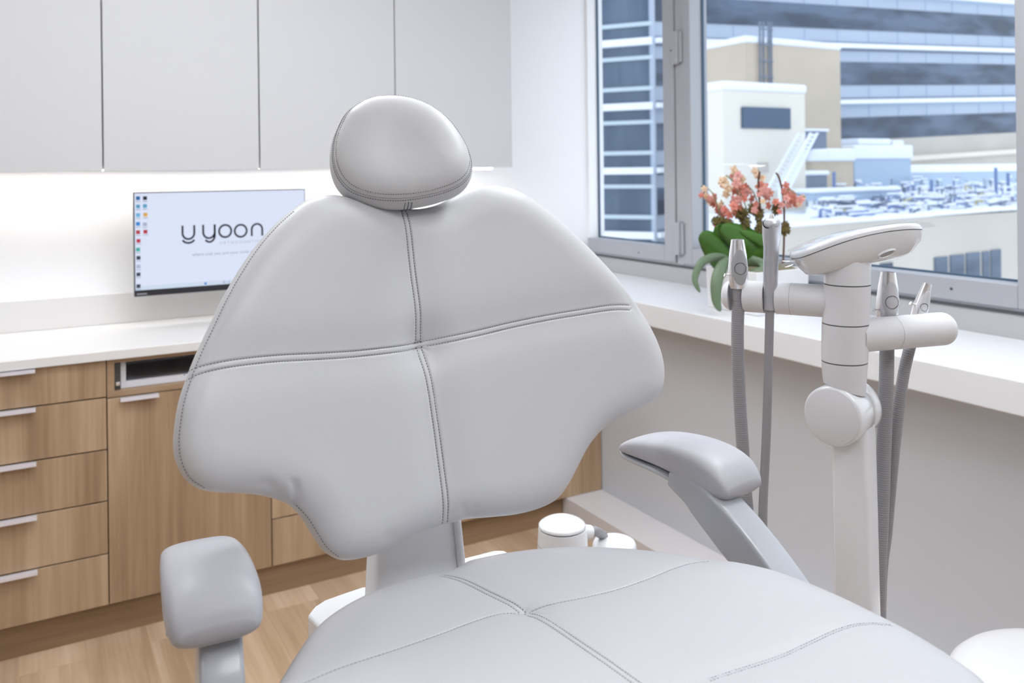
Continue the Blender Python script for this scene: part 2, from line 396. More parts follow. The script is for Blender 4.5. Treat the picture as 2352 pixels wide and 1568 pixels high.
# ---- ceiling lights (out of the picture, they light the room)
def panel(x, y, sx, sy, s, label, col=(0.915, 0.96, 1.0)):
    t = thing('ceiling_light', label, 'light', (x, y, CZ - 0.03), 'flat ceiling light panels')
    MB().box((x - sx / 2 - 0.02, y - sy / 2 - 0.02, CZ - 0.03), (x + sx / 2 + 0.02, y + sy / 2 + 0.02, CZ)).build('frame', WHITEP, t)
    MB().box((x - sx / 2, y - sy / 2, CZ - 0.034), (x + sx / 2, y + sy / 2, CZ - 0.028)).build('diffuser', emi('diffuser_glow', col, s), t)
panel(1.45, 0.9, 0.6, 1.2, 12.0, 'added unseen ceiling panel light close to the window wall')  # extra panel added out of view to bring more light from the right
panel(0.4, 1.9, 1.2, 0.6, 13.0, 'white ceiling panel light above the chair back')
panel(-1.2, 0.3, 1.2, 0.6, 5.5, 'white ceiling panel light left of the camera')
panel(0.9, -0.6, 1.2, 0.6, 9.5, 'white ceiling panel light behind the camera near the window')
panel(-1.2, 2.4, 1.2, 0.6, 6.0, 'white ceiling panel light above the left drawers')

# ================================================================== CABINETS
YD = 3.01
# upper cabinets: one per door
ub = [-0.83, -0.305, 0.2195, 0.739, 1.270, 1.800]
ulab = ['grey wall cabinet door at the far left, outside the picture edge', 'leftmost grey wall cabinet, cut by the left picture edge', 'grey wall cabinet above the computer screen, left of its centre', 'grey wall cabinet behind the headrest, third from the left', 'rightmost grey wall cabinet ending beside the white wall']
for i in range(1, 5):
    x0, x1 = ub[i], ub[i + 1]
    t = thing('wall_cabinet', ulab[i], 'cabinet', ((x0 + x1) / 2, 3.38, 1.482), 'grey wall cabinets')
    MB().box((x0 + 0.0005, 3.222, 1.50), (x1 - 0.0005, YB - 0.001, 2.62)).build('body', UPBOX, t)
    g = 0.0022 if i != 2 else 0.003
    MB().box((x0 + g, 3.20, 1.482), (x1 - g, 3.221, 2.62)).build('door', UPDOOR, t, bevel=0.001, seg=2)
st(box('trim_2', (-0.305, 3.22, 2.621), (1.80, YB, CZ), WALL))
# strip light under the wall cabinets
t = thing('under_cabinet_light', 'white strip light under the grey wall cabinets', 'light', (0.75, 3.34, 1.485))
MB().box((-0.28, 3.41, 1.488), (1.74, 3.47, 1.4995)).build('housing', WHITEP, t)
MB().box((-0.27, 3.415, 1.485), (1.73, 3.465, 1.4878)).build('diffuser', emi('strip_glow', (1, 0.98, 0.965), 13.0), t)
t = thing('puck_light', 'small white under-cabinet light right of the headrest', 'light', (1.69, 3.265, 1.463))
th = np.arange(32) * PI / 16
for zz, nm, mt, ra in (((1.4775, 1.4995), 'ring', WHITEP, 0.05), ((1.4735, 1.4774), 'lens', emi('puck_glow', (1, 0.98, 0.96), 70.0), 0.042)):
    rr = [np.stack([1.69 + ra * q * np.cos(th), 3.265 + ra * q * np.sin(th), np.full(32, z)], 1) for z, q in ((zz[0], 0.8), (zz[0] + 0.003, 1), (zz[1], 1))]
    MB().loft(rr).build(nm, mt, t, smooth=False)

# base cabinets
def pull(x0, x1, z, par, y=YD):
    MB().box((x0, y - 0.022, z - 0.002), (x1, y + 0.0, z + 0.0)).box((x0, y - 0.022, z - 0.010), (x1, y - 0.0195, z - 0.002)).build('handle', PULL, par)
DZ = [0.884, 0.766, 0.601, 0.438, 0.272, 0.109]
def drawers(x0, x1, label, hx):
    t = thing('drawer_cabinet', label, 'cabinet', ((x0 + x1) / 2, 3.27, 0.105), 'oak base cabinets')
    MB().box((x0 + 0.001, YD + 0.02, 0.105), (x1 - 0.001, 3.54, 0.884)).build('body', WOODD, t)
    for a, b in zip(DZ[:-1], DZ[1:]):
        d = MB().box((x0 + 0.0015, YD, b + 0.0022), (x1 - 0.0015, YD + 0.0195, a - 0.0022)).build('drawer', WOOD, t, bevel=0.0008, seg=1)
        d.location = (0, 0, 0)
        pull(hx[0], hx[1], a - 0.002, d)
WOODD = mat('cabinet_inside', (0.10, 0.065, 0.045), 0.7)
drawers(-0.31, 0.209, 'oak drawer cabinet at the left picture edge with four handles showing', (-0.11, 0.012))
drawers(0.721, 1.235, 'oak drawer cabinet showing under the left lobe of the chair back', (0.91, 1.04))
# cabinet with the open drawer slot and one tall door
t = thing('slot_cabinet', 'oak cabinet with an open slot above one wide door', 'cabinet', (0.465, 3.27, 0.105), 'oak base cabinets')
x0, x1 = 0.2095, 0.7205
MB().box((x0, YD + 0.02, 0.105), (x1, 3.54, 0.765)).box((x0, 3.45, 0.765), (x1, 3.54, 0.884)).build('body', WOODD, t)
f = MB().box((x0 + 0.001, YD + 0.001, 0.7635), (0.232, 3.44, 0.884)).box((0.700, YD + 0.001, 0.7635), (x1 - 0.001, 3.44, 0.884)).box((0.232, YD + 0.001, 0.872), (0.700, 3.44, 0.884)).box((0.232, YD + 0.001, 0.7635), (0.700, 3.44, 0.781))
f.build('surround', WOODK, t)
MB().box((0.2325, 3.43, 0.7812), (0.6995, 3.449, 0.8718)).build('slot_back', HOLE, t)
d = MB().box((x0 + 0.0015, YD, 0.1112), (x1 - 0.0015, YD + 0.0195, 0.760)).build('door', WOOD, t, bevel=0.0008, seg=1)
pull(0.247, 0.361, 0.760, d)
# pull-out box in the slot
t2 = thing('pull_out_tray', 'white metal pull-out tray inside the open cabinet slot', 'tray', (0.466, 3.03, 0.7815))
m = MB().box((0.252, 3.04, 0.7815), (0.268, 3.42, 0.870)).box((0.664, 3.04, 0.7815), (0.680, 3.42, 0.870)).box((0.268, 3.04, 0.7815), (0.664, 3.056, 0.803)).box((0.268, 3.056, 0.7815), (0.664, 3.42, 0.786)).box((0.268, 3.40, 0.786), (0.664, 3.42, 0.815))
m.build('tray_body', mat('tray_white', (0.72, 0.72, 0.76), 0.4), t2, bevel=0.001, seg=1)
m = MB().box((0.2335, 3.03, 0.783), (0.2515, 3.42, 0.869)).build('slide', mat('slide_dark', (0.06, 0.06, 0.06), 0.5), t2)
MB().box((0.236, 3.022, 0.795), (0.249, 3.0295, 0.807)).build('catch', CHROME, t2, bevel=0.002)
# doors further right, mostly behind the chair
for (a, b, lab) in ((1.236, 1.672, 'oak door cabinet hidden behind the chair back, left of the corner unit'), (1.673, 2.108, 'oak door cabinet in the corner against the window wall')):
    t = thing('door_cabinet', lab, 'cabinet', ((a + b) / 2, 3.27, 0.105), 'oak base cabinets')
    MB().box((a, YD + 0.02, 0.105), (b, 3.54, 0.884)).build('body', WOODD, t)
    d = MB().box((a + 0.0015, YD, 0.1112), (b - 0.0015, YD + 0.0195, 0.8815)).build('door', WOOD, t, bevel=0.0008, seg=1)
    pull(a + 0.04, a + 0.16, 0.8815, d)
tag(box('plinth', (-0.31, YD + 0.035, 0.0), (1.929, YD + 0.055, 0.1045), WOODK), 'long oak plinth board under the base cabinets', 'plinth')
m = MB().box((-0.31, 2.995, 0.885), (1.9545, YB - 0.001, 0.915)).build('countertop', COUNTER, bevel=0.002, seg=2)
tag(m, 'long white stone worktop on the oak cabinets', 'worktop')
m = MB().box((-0.31, 3.531, 0.9155), (1.9545, YB - 0.0005, 1.027)).build('backsplash', COUNTER, bevel=0.0015, seg=2)
tag(m, 'low white upstand along the wall behind the worktop', 'backsplash')

# ================================================================== MONITOR
YM = 3.36
pA = on_y(306, 447, YM); pB = on_y(701, 428, YM); pC = on_y(307, 682, YM)
mx0, mx1 = pA[0], pB[0]; mz1 = (pA[2] + pB[2]) / 2; mz0 = pC[2]
t = thing('monitor', 'flat computer monitor on the wall showing a dark logo on pale blue', 'monitor', ((mx0 + mx1) / 2, YM + 0.03, mz0))
MB().box((mx0, YM, mz0), (mx1, YM + 0.022, mz1)).build('bezel', BLACK, t, bevel=0.002, seg=2)
MB().box((mx0 + 0.1, YM + 0.0225, mz0 + 0.05), (mx1 - 0.1, YM + 0.05, mz1 - 0.09)).build('back_cover', BLACK, t, bevel=0.008)
xm = (mx0 + mx1) / 2; zm = (mz0 + mz1) / 2
MB().box((xm - 0.04, YM + 0.0505, zm - 0.04), (xm + 0.04, YB - 0.001, zm + 0.04)).build('wall_mount', BLACK, t)
sx0, sx1, sz0, sz1 = mx0 + 0.0035, mx1 - 0.0035, mz0 + 0.0225, mz1 - 0.004
scr = MB().box((sx0, YM - 0.0009, sz0), (sx1, YM + 0.0005, sz1)).build('screen', SCREEN, t)
W_, H_ = sx1 - sx0, sz1 - sz0
ys = YM - 0.0014
def spx(px, py): p = on_y(px, py, ys); return np.array([p[0], p[2]])
def ribbon(pts, wd, mb):
    P = [np.array([p[0], ys, p[1]]) for p in pts]; n = len(P)
    L_, R_ = [], []
    for i in range(n):
        tt = P[min(i + 1, n - 1)] - P[max(i - 1, 0)]; tt /= np.linalg.norm(tt); nn = np.array([-tt[2], 0, tt[0]])
        L_.append(P[i] + nn * wd / 2); R_.append(P[i] - nn * wd / 2)
    k = len(mb.V); mb.V += [tuple(v) for v in L_ + R_]
    mb.F += [(k + i, k + n + i, k + n + i + 1, k + i + 1) for i in range(n - 1)]
# logo: drawn in upright letter units on the screen
O0 = spx(417, 519); X1 = spx(604, 506); u_ = (X1[0] - O0[0]) / 187.0     # metres per "pixel" along x
vz = 0.0016
def Lp(x, y): return np.array([O0[0] + x * u_, O0[1] - y * u_])          # x right, y down, in photo-like units
def arc(cx, cy, rx, ry, a0, a1, n=24):
    return [Lp(cx + rx * math.cos(math.radians(a)), cy + ry * math.sin(math.radians(a))) for a in np.linspace(a0, a1, n)]
lg = MB(); wd = 4.6 * u_
ribbon([Lp(2, -1)] + arc(15, 17, 13, 14, 180, 0) + [Lp(28, -1)], wd, lg)
ribbon(arc(15, 26, 15, 14, 150, 30), wd, lg)
ribbon([Lp(48, -1)] + arc(61, 17, 13, 14, 180, 0) + [Lp(74, -1)], wd, lg)
ribbon([Lp(74, -1), Lp(74, 25)] + arc(62, 25, 12, 15, 0, 140), wd, lg)
ribbon(arc(98, 16, 14, 14.5, 0, 360, 40), wd, lg); ribbon(arc(134, 17, 14, 14.5, 0, 360, 40), wd, lg)
ribbon([Lp(160, 31)] + arc(172.5, 15, 12.5, 13, 180, 360) + [Lp(185, 31)], wd, lg)
lg.build('logo', INK, scr)
def text(body, x, z, size, m, name, shear=0.0, sp=1.0):
    c = bpy.data.curves.new(name, 'FONT'); c.body = body; c.size = size; c.shear = shear; c.space_character = sp
    tmp = bpy.data.objects.new('tmp', c); C.objects.link(tmp)
    me = bpy.data.meshes.new_from_object(tmp.evaluated_get(bpy.context.evaluated_depsgraph_get()))
    bpy.data.objects.remove(tmp); me.materials.clear(); me.materials.append(m)
    o = bpy.data.objects.new(name, me); C.objects.link(o); o.parent = scr
    lo = np.array([x, ys, z]) - wloc(scr); o.location = tuple(lo); o.rotation_euler = (PI / 2, 0, 0); return o
INK2 = mat('grey_screen_ink', (0.38, 0.40, 0.50), 0.7); INK3 = mat('blue_grey_ink', (0.22, 0.25, 0.36), 0.7)
q = Lp(84, 47); text('ORTHODONTICS', q[0], q[1], 9.5 * u_, INK2, 'logo_subtitle', sp=1.5)
q = Lp(22, 71); text('where only you and your smile matter', q[0], q[1], 9.5 * u_, INK3, 'slogan', shear=0.35, sp=1.08)
cols = {'b': (0.03, 0.22, 0.62), 's': (0.15, 0.5, 0.8), 'k': (0.03, 0.04, 0.06), 'r': (0.45, 0.03, 0.05), 'y': (0.8, 0.45, 0.08), 'g': (0.05, 0.4, 0.35), 'w': (0.4, 0.45, 0.6)}
cm = {k: mat('icon_' + k, v, 0.6) for k, v in cols.items()}
icons = [(317, 455, 'b'), (333, 455, 'k'), (317, 474, 's'), (333, 473, 's'), (317, 494, 's'), (334, 493, 'y'), (317, 514, 'b'), (333, 515, 'w'), (317, 533, 'r'), (334, 532, 'r'), (318, 553, 'r'), (317, 573, 'g'), (318, 592, 'k'), (318, 612, 'w'), (318, 630, 'k'), (318, 657, 'k')]
for px, py, c_ in icons:
    p = spx(px, py); a = 0.0068
    MB().box((p[0] - a, ys - 0.0002, p[1] - a), (p[0] + a, ys, p[1] + a)).build('desktop_icon', cm[c_], scr)
    MB().box((p[0] - a * 1.2, ys - 0.0002, p[1] - a - 0.006), (p[0] + a * 1.2, ys, p[1] - a - 0.004)).build('icon_caption', INK3, scr)
MB().box((sx0, ys + 0.0002, sz0), (sx1, ys + 0.0004, sz0 + 0.015)).build('taskbar', emi('taskbar_glow', (0.62, 0.72, 0.86), 1.0), scr)
for k, px in enumerate((472, 515, 526)):
    p = spx(px, 646); 
    MB().box((p[0] - 0.004, ys - 0.0002, sz0 + 0.004), (p[0] + 0.004, ys, sz0 + 0.012)).build('taskbar_icon', cm['b' if k == 0 else 'w'], scr)
MB().box((mx0 + 0.008, YM - 0.0008, mz0 + 0.006), (mx0 + 0.042, YM - 0.0002, mz0 + 0.0115)).build('maker_mark', mat('maker_mark', (0.25, 0.25, 0.27), 0.5), t)

# ================================================================== OUTSIDE
SNOW = mat('snow', (0.86, 0.90, 0.97), 0.8, var=(0.8, 0.05))
PANEL = mat('pale_facade_panel', (0.43, 0.50, 0.61), 0.6, var=(0.3, 0.06))
PANELL = mat('facade_light_band', (0.52, 0.62, 0.70), 0.6)
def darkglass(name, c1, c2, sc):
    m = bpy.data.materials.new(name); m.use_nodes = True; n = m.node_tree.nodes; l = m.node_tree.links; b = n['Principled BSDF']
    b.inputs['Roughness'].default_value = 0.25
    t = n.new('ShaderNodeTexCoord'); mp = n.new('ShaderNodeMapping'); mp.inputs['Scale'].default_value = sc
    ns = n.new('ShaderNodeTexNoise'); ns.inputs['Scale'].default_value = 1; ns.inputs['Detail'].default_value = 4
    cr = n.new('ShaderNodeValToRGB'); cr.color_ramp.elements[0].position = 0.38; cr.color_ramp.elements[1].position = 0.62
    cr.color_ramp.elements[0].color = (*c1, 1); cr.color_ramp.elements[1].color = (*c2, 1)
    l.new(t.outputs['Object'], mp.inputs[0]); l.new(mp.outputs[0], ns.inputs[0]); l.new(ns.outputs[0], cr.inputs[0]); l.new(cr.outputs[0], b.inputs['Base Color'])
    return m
DG1 = darkglass('office_glass', (0.035, 0.055, 0.09), (0.10, 0.145, 0.22), (0.22, 0.22, 0.9))  # wavy reflections painted into the glass colour as noise blotches
DG2 = darkglass('office_glass_side', (0.05, 0.09, 0.15), (0.10, 0.15, 0.22), (0.5, 0.5, 0.08))
BEIGE = mat('pale_brick', (0.54, 0.51, 0.46), 0.8, var=(0.35, 0.12))
BEIGEW = mat('snow_lit_brick', (0.76, 0.72, 0.64), 0.8, var=(0.25, 0.06))  # beige brick with the light off the snow mixed into its colour
TAN = mat('tan_brick', (0.56, 0.48, 0.38), 0.8, var=(0.3, 0.22))
LOUV = mat('louvre', (0.06, 0.10, 0.16), 0.6); SLAT = mat('louvre_slat', (0.13, 0.19, 0.28), 0.6)
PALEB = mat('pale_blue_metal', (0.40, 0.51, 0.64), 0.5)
STEEL = mat('blue_pipe', (0.16, 0.24, 0.45), 0.5)
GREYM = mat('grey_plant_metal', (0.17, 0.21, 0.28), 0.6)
YELM = mat('yellow_valve', (0.55, 0.50, 0.22), 0.6)
K = np.array([33.2, 41.4]); LW = K + 26 * np.array([-0.569, 0.822]); RW = np.array([88.0, 41.4])
def zr(x): return 0.040 * (x - 50.9)
tow = thing('office_building', 'tall office building with dark ribbon windows and snowy ledges filling the view outside', 'building', (50, 48, -12))
def wallband(A, B, zA0, zA1, dzA, dzB, out, m, name, par, inw=1.0):
    d = (B - A) / np.linalg.norm(B - A); nrm = np.array([d[1], -d[0]])     # outward (towards the room)
    V = []
    for (p, dz) in ((A, dzA), (B, dzB)):
        for z in (zA0, zA1):
            for o_ in (out, -inw):
                q = p + nrm * o_; V.append((q[0], q[1], z + dz))
    Fs = [(0, 1, 3, 2), (4, 6, 7, 5), (0, 2, 6, 4), (1, 5, 7, 3), (2, 3, 7, 6), (0, 4, 5, 1)]
    return obj(name, V, Fs, m, par)
dK = zr(K[0]); dR = zr(RW[0])
wallband(K, RW, -12, 34, dK, dR, -0.06, PANEL, 'facade_wall', tow, inw=9)
wallband(LW, K, -12, 34, dK, dK, -0.06, DG2, 'side_facade', tow, inw=9)
for k in range(-3, 5):
    z0 = 3.25 + 3.93 * k
    RW_, dR_ = (RW, dR) if k >= 0 else (np.array([38.0, 41.4]), zr(38.0))
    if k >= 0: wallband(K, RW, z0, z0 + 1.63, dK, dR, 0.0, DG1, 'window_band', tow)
    wallband(K, RW_, z0 + 2.42, z0 + 2.55, dK, dR_, 0.01, GREYM if k % 2 else PALEB, 'ledge_painted_shade', tow)  # shade below the snow ledge, painted as a coloured strip
    wallband(K, RW_, z0 + 2.58, z0 + 2.88, dK, dR_, 0.45, SNOW, 'snow_ledge', tow)
    wallband(K, RW_, z0 + 2.96, z0 + 3.03, dK, dR_, 0.01, GREYM, 'panel_joint', tow)
    wallband(LW, K, z0 - 0.25, z0 + 0.0, dK, dK, 0.1, PANELL, 'light_band', tow)
    wallband(LW, K, z0 + 1.63, z0 + 1.87, dK, dK, 0.1, PANELL, 'light_band', tow)
    wallband(LW, K, z0 + 2.50, z0 + 2.92, dK, dK, 0.45, SNOW, 'snow_ledge', tow)
for x in np.arange(36.5, 80, 3.25):      # upright joints between the panels
    wallband(np.array([x, 41.4]), np.array([x + 0.07, 41.4]), 4.88, 34, zr(x), zr(x), -0.02, PALEB, 'upright_joint', tow)
MB().box((K[0] - 0.12, K[1] - 0.12, -12), (K[0] + 0.02, K[1] + 0.3, 34)).build('corner_pilaster', PANEL, tow)
K2 = np.array([38.0, 41.4]); d2 = zr(38.0)
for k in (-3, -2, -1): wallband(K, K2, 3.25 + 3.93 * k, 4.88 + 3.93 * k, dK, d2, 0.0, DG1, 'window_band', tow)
wallband(K2, RW, -12, 3.25, d2, dR, 0.05, BEIGE, 'stone_base', tow)
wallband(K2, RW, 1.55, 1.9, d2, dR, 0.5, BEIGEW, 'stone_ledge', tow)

def blk(name, label, px0, px1, ytop, yfront, depth, m, zb, cap=0.35, par=None, louv=None):
    a = on_y(px0, ytop, yfront); b = on_y(px1, ytop, yfront); zt = (a[2] + b[2]) / 2
    t = thing(name, label, 'building', ((a[0] + b[0]) / 2, yfront + depth / 2, zb))
    MB().box((a[0], yfront, zb), (b[0], yfront + depth, zt - cap)).build('wall', m, t)
    MB().box((a[0] - 0.08, yfront - 0.08, zt - cap + 0.001), (b[0] + 0.08, yfront + depth + 0.08, zt)).build('snow_cap', SNOW, t, bevel=0.12, seg=3)
    return t
bA = blk('rooftop_tower', 'tall tan brick rooftop block with a caged ladder, snow along its top', 1712, 1929, 91, 31.0, 3.4, TAN, -0.255)
for px in (1744, 1752, 1764, 1770):
    p = on_y(px, 90, 30.9); MB().box((p[0] - 0.03, 30.82, 4.0), (p[0] + 0.03, 30.9, 8.6)).build('ladder_rail', GREYM, bA)
pA_ = on_y(1742, 90, 30.9)[0]; pB_ = on_y(1772, 90, 30.9)[0]
for k in range(6):
    z = 4.3 + 0.78 * k; MB().box((pA_, 30.78, z), (pB_, 30.815, z + 0.07)).build('ladder_rung', GREYM, bA)
bB = blk('rooftop_block', 'lower pale brick block with a dark louvred vent', 1661, 1848, 190, 24.0, 1.9, BEIGEW, -0.255)
a = on_y(1706, 246, 23.9); b = on_y(1818, 296, 23.9)
MB().box((a[0], 23.93, b[2]), (b[0], 23.999, a[2])).build('louvre_panel', LOUV, bB)
for z in np.arange(b[2] + 0.06, a[2], 0.1): MB().box((a[0] + 0.03, 23.90, z), (b[0] - 0.03, 23.929, z + 0.045)).build('louvre_slat', SLAT, bB)
a = on_y(1741, 373, 23.95); b = on_y(1766, 396, 23.95); MB().box((a[0], 23.95, b[2]), (b[0], 23.999, a[2])).build('vent_plate', BEIGE, bB)
# the roof the plant stands on
pl = on_y(1595, 500, 17.0)[0]; pr = on_y(2560, 500, 17.0)[0]
rf = thing('neighbouring_building', 'low beige building outside with a snow-covered roof edge and dark windows below', 'building', ((pl + pr) / 2, 28, -12))
zt = 0.02
def prism(P, z0, z1):
    a = np.array([(x, y, z0) for x, y in P]); b = a.copy(); b[:, 2] = z1; return MB().loft([a, b])
pl2 = on_y(1600, 400, 40.2)[0]
prism([(pl, 17.0), (pr, 17.0), (pr + 20, 40.2), (pl2, 40.2)], -12, -0.35).build('wall', BEIGE, rf)
MB().box((pl, 17.0, -0.349), (pr, 17.4, zt - 0.16)).build('parapet', BEIGE, rf)
pts = []
mb = MB(); xs = np.linspace(pl, pr, 60); rings = []
for i, x in enumerate(xs):
    h = 0.15 + 0.03 * math.sin(i * 0.9) + 0.025 * math.sin(i * 2.3); o2 = sup(12, 0.36, h / 2, 2.6)
    zo = 0.0 + 0.012 * (x - 24)
    rings.append(np.stack([np.full(12, x), 17.15 + o2[:, 0], zt - 0.16 + zo + h / 2 + o2[:, 1]], 1))
mb.loft(rings).build('parapet_snow', SNOW, rf, smooth=True)
prism([(pl + 0.35, 17.4), (pr, 17.4), (pr + 20, 40.1), (pl2 + 0.2, 40.1)], -0.3495, -0.26).build('roof_snow', SNOW, rf)
for (q0, q1, y0, y1) in ((2146, 2176, 590, 650), (2182, 2214, 585, 650), (2219, 2250, 580, 650), (2256, 2272, 577, 650), (2276, 2298, 573, 650), (2022, 2050, 604, 640)):
    a = on_y(q0, y0, 16.98); b = on_y(q1, y0, 16.98); z1_ = on_y(q0, y1, 16.98)[2]
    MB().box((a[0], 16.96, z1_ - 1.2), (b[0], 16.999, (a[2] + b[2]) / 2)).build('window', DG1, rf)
a = on_y(2142, 575, 16.98); b = on_y(2302, 560, 16.98)
# things on the roof
def rbox(name, label, cat, p0, p1, y0, y1, yf, dep, m, cap=None, zb=None, group=None):
    a = on_y(p0, y0, yf); b = on_y(p1, y0, yf); lo = on_y((p0 + p1) / 2, y1, yf)[2] if zb is None else zb; hi = (a[2] + b[2]) / 2
    t = thing(name, label, cat, ((a[0] + b[0]) / 2, yf + dep / 2, lo), group)
    c_ = cap if cap else 0.0
    MB().box((a[0], yf, lo), (b[0], yf + dep, hi - c_)).build('casing', m, t, bevel=0.03, seg=2)
    if cap: MB().box((a[0] - 0.1, yf - 0.1, hi - c_ + 0.001), (b[0] + 0.1, yf + dep + 0.1, hi)).build('snow_cap', SNOW, t, bevel=0.12, seg=3)
    return t
RZ = -0.255
rbox('rooftop_cabin', 'pale blue glazed rooftop cabin with a thick snow roof', 'cabin', 1962, 2092, 333, 0, 30.3, 2.7, PALEB, 0.75, RZ)
rbox('rooftop_hut', 'small tan hut with snow roof left of the pale blue cabin', 'hut', 1905, 1960, 341, 0, 27.6, 2.6, TAN, 0.6, RZ)
rbox('air_handling_unit', 'snow-capped air handling unit behind the cabin roof', 'machine', 1972, 2042, 318, 0, 36.0, 2, PALEB, 0.4, RZ)
rbox('rooftop_vent', 'round-topped snowy vent beside the air handling unit', 'vent', 2051, 2072, 322, 0, 36.0, 1.0, GREYM, 0.5, RZ)
rbox('steel_enclosure', 'dark steel enclosure above the diagonal white truss', 'machine', 1852, 1899, 296, 345, 28.6, 1.2, GREYM, 0.12)
se = on_y(1852, 345, 28.6); s2 = on_y(1899, 345, 28.6)
for x in (se[0] + 0.1, s2[0] - 0.1): MB().box((x - 0.05, 28.9, RZ), (x + 0.05, 29.0, se[2] - 0.0)).build('leg', GREYM, bpy.data.objects['steel_enclosure'])
rbox('long_duct', 'long white duct with a pale blue side on the snowy roof', 'duct', 1868, 2064, 431, 458, 22.0, 1.0, PALEB, 0.16)
rbox('snowy_duct', 'very long snow-covered duct running right across the roof', 'duct', 1978, 2420, 377, 0, 33.5, 2, PALEB, 0.5, RZ)
rbox('plant_box', 'grey plant box on the roof left of the long duct', 'machine', 1846, 1900, 392, 0, 26.0, 1.5, GREYM, 0.2, RZ)
rbox('dark_rooftop_unit', 'dark blue unit standing under the right end of the long duct', 'machine', 2048, 2066, 460, 0, 22.1, 0.6, STEEL, None, RZ)
# diagonal truss
tr = MB(); A_ = on_y(1862, 306, 22.6); B_ = on_y(1790, 436, 22.6); B2 = B_.copy(); off = np.array([0.34, 0, 0.0])
for o_ in (0.0, 1.0):
    for yy in (0, 0.6): tr.tube([A_ + off * o_ + [0, yy, 0], B_ + off * o_ * 1.4 + [0, yy, 0]], 0.05, 6)
for k in range(14):
    f0, f1 = k / 14, (k + 1) / 14
    tr.tube([A_ + (B_ - A_) * f0, A_ + off * 1.2 + (B_ - A_) * f1], 0.035, 5); tr.tube([A_ + off * 1.2 + (B_ - A_) * f0, A_ + (B_ - A_) * f1], 0.035, 5)
    tr.tube([A_ + (B_ - A_) * f0 + [0, .6, 0], A_ + off * 1.2 + (B_ - A_) * f1 + [0, .6, 0]], 0.035, 5)
tr.tube([B_, np.array([B_[0], B_[1], RZ])], 0.05, 6)
tag(tr.build('lattice_truss', SNOW), 'white diagonal lattice truss leaning against the pale brick block', 'truss')
# pipework and scattered plant on the roof
rnd = random.Random(3); mb = MB(); sn = MB(); ye = MB(); bl = MB()
for _ in range(900):
    px = rnd.uniform(1870, 2370); yf = 17.6 + 13.4 * rnd.random() ** 1.5; p = on_y(px, 450, yf); h = rnd.uniform(0.08, 0.95) * (yf / 28) ** 1.5
    w_ = rnd.uniform(0.05, 0.45); kx = rnd.random()
    if kx < 0.45: sn.box((p[0] - w_ * 0.7, yf, RZ), (p[0] + w_ * 0.7, yf + 0.3, RZ + h * 0.7))
    else:
        tgt = mb if kx < 0.72 else (bl if kx < 0.97 else ye); r_ = rnd.choice((0.018, 0.03, 0.045))
        tgt.tube([(p[0], yf, RZ), (p[0], yf, RZ + h), (p[0] + w_ * 2, yf + rnd.uniform(-0.4, 0.4), RZ + h * rnd.uniform(0.7, 1.2))], r_, 5)
        if rnd.random() < 0.6: sn.tube([(p[0] - 0.05, yf, RZ + h + 0.05), (p[0] + w_ * 2, yf, RZ + h + 0.05)], 0.045, 6)
for px in (1916, 2288, 2316, 2140):
    p = on_y(px, 450, 24); bl.tube([(p[0], 24, RZ), (p[0], 24, RZ + rnd.uniform(1.0, 1.6))], 0.07, 6)
t = thing('rooftop_pipework', 'tangle of snow-dusted blue and grey pipes on the neighbouring roof', 'pipes', (27, 25, RZ)); t['kind'] = 'stuff'
for m_, n_, q_ in ((GREYM, 'grey_pipes', mb), (STEEL, 'blue_pipes', bl), (YELM, 'yellow_pipes', ye), (SNOW, 'snow_lumps', sn)): q_.build(n_, m_, t)

# ================================================================== THE CHAIR
def unit(v): v = np.asarray(v, float); return v / np.linalg.norm(v)
CY = math.radians(56)                                     # heading of the chair's sideways axis from the view axis
Lc = unit(FWD * math.cos(CY) + RGT * math.sin(CY)); Fw = unit(np.cross(Lc, UP)) ; Fw = Fw if np.dot(Fw, FWD) < 0 else -Fw
chair_o = cw(-0.03, 1.02, 0.0)
chair = thing('dental_chair', 'large pale grey leather treatment chair with winged back and round headrest in the foreground', 'chair', chair_o)
# ---- backrest
Ob = at(972, 790, 1.02); lean = math.radians(14)
Sb = UP * math.cos(lean) - Fw * math.sin(lean)
fb = Frame(Ob, Lc, Sb, k=0.55)
if np.dot(fb.N, Fw) < 0: fb.N = -fb.N
bo = [(935, 481), (900, 479), (860, 474), (815, 461), (780, 451), (745, 449), (705, 459), (665, 486), (625, 522), (585, 568), (548, 622), (512, 685), (480, 752), (452, 812), (430, 868), (413, 920), (404, 970), (400, 1020), (405, 1058), (424, 1098), (456, 1122), (500, 1130), (552, 1132), (602, 1138), (642, 1149), (672, 1165), (700, 1196), (722, 1232), (744, 1264), (768, 1281), (795, 1286), (836, 1280), (880, 1264), (925, 1240), (970, 1219), (1012, 1206), (1034, 1201), (1052, 1196), (1075, 1191), (1130, 1187), (1190, 1180), (1240, 1165), (1275, 1144), (1300, 1110), (1320, 1072), (1342, 1030), (1372, 992), (1410, 965), (1452, 944), (1490, 924), (1508, 906), (1517, 880), (1518, 846), (1510, 806), (1492, 762), (1466, 716), (1436, 672), (1398, 625), (1352, 576), (1302, 528), (1255, 488), (1215, 458), (1180, 438), (1145, 429), (1108, 427), (1075, 434), (1040, 452), (1005, 470), (970, 479)]
B2 = fb.uns(bo)
fbs = Frame(Ob + fb.N * 0.019, Lc, Sb, k=0.55); fbs.N = fb.N
print('backrest l', B2[:, 0].min(), B2[:, 0].max(), 's', B2[:, 1].min(), B2[:, 1].max())
vseam = fbs.uns([(934, 482), (938, 540), (946, 620), (958, 705), (972, 790), (985, 880), (999, 975), (1013, 1080), (1024, 1160), (1030, 1200)])
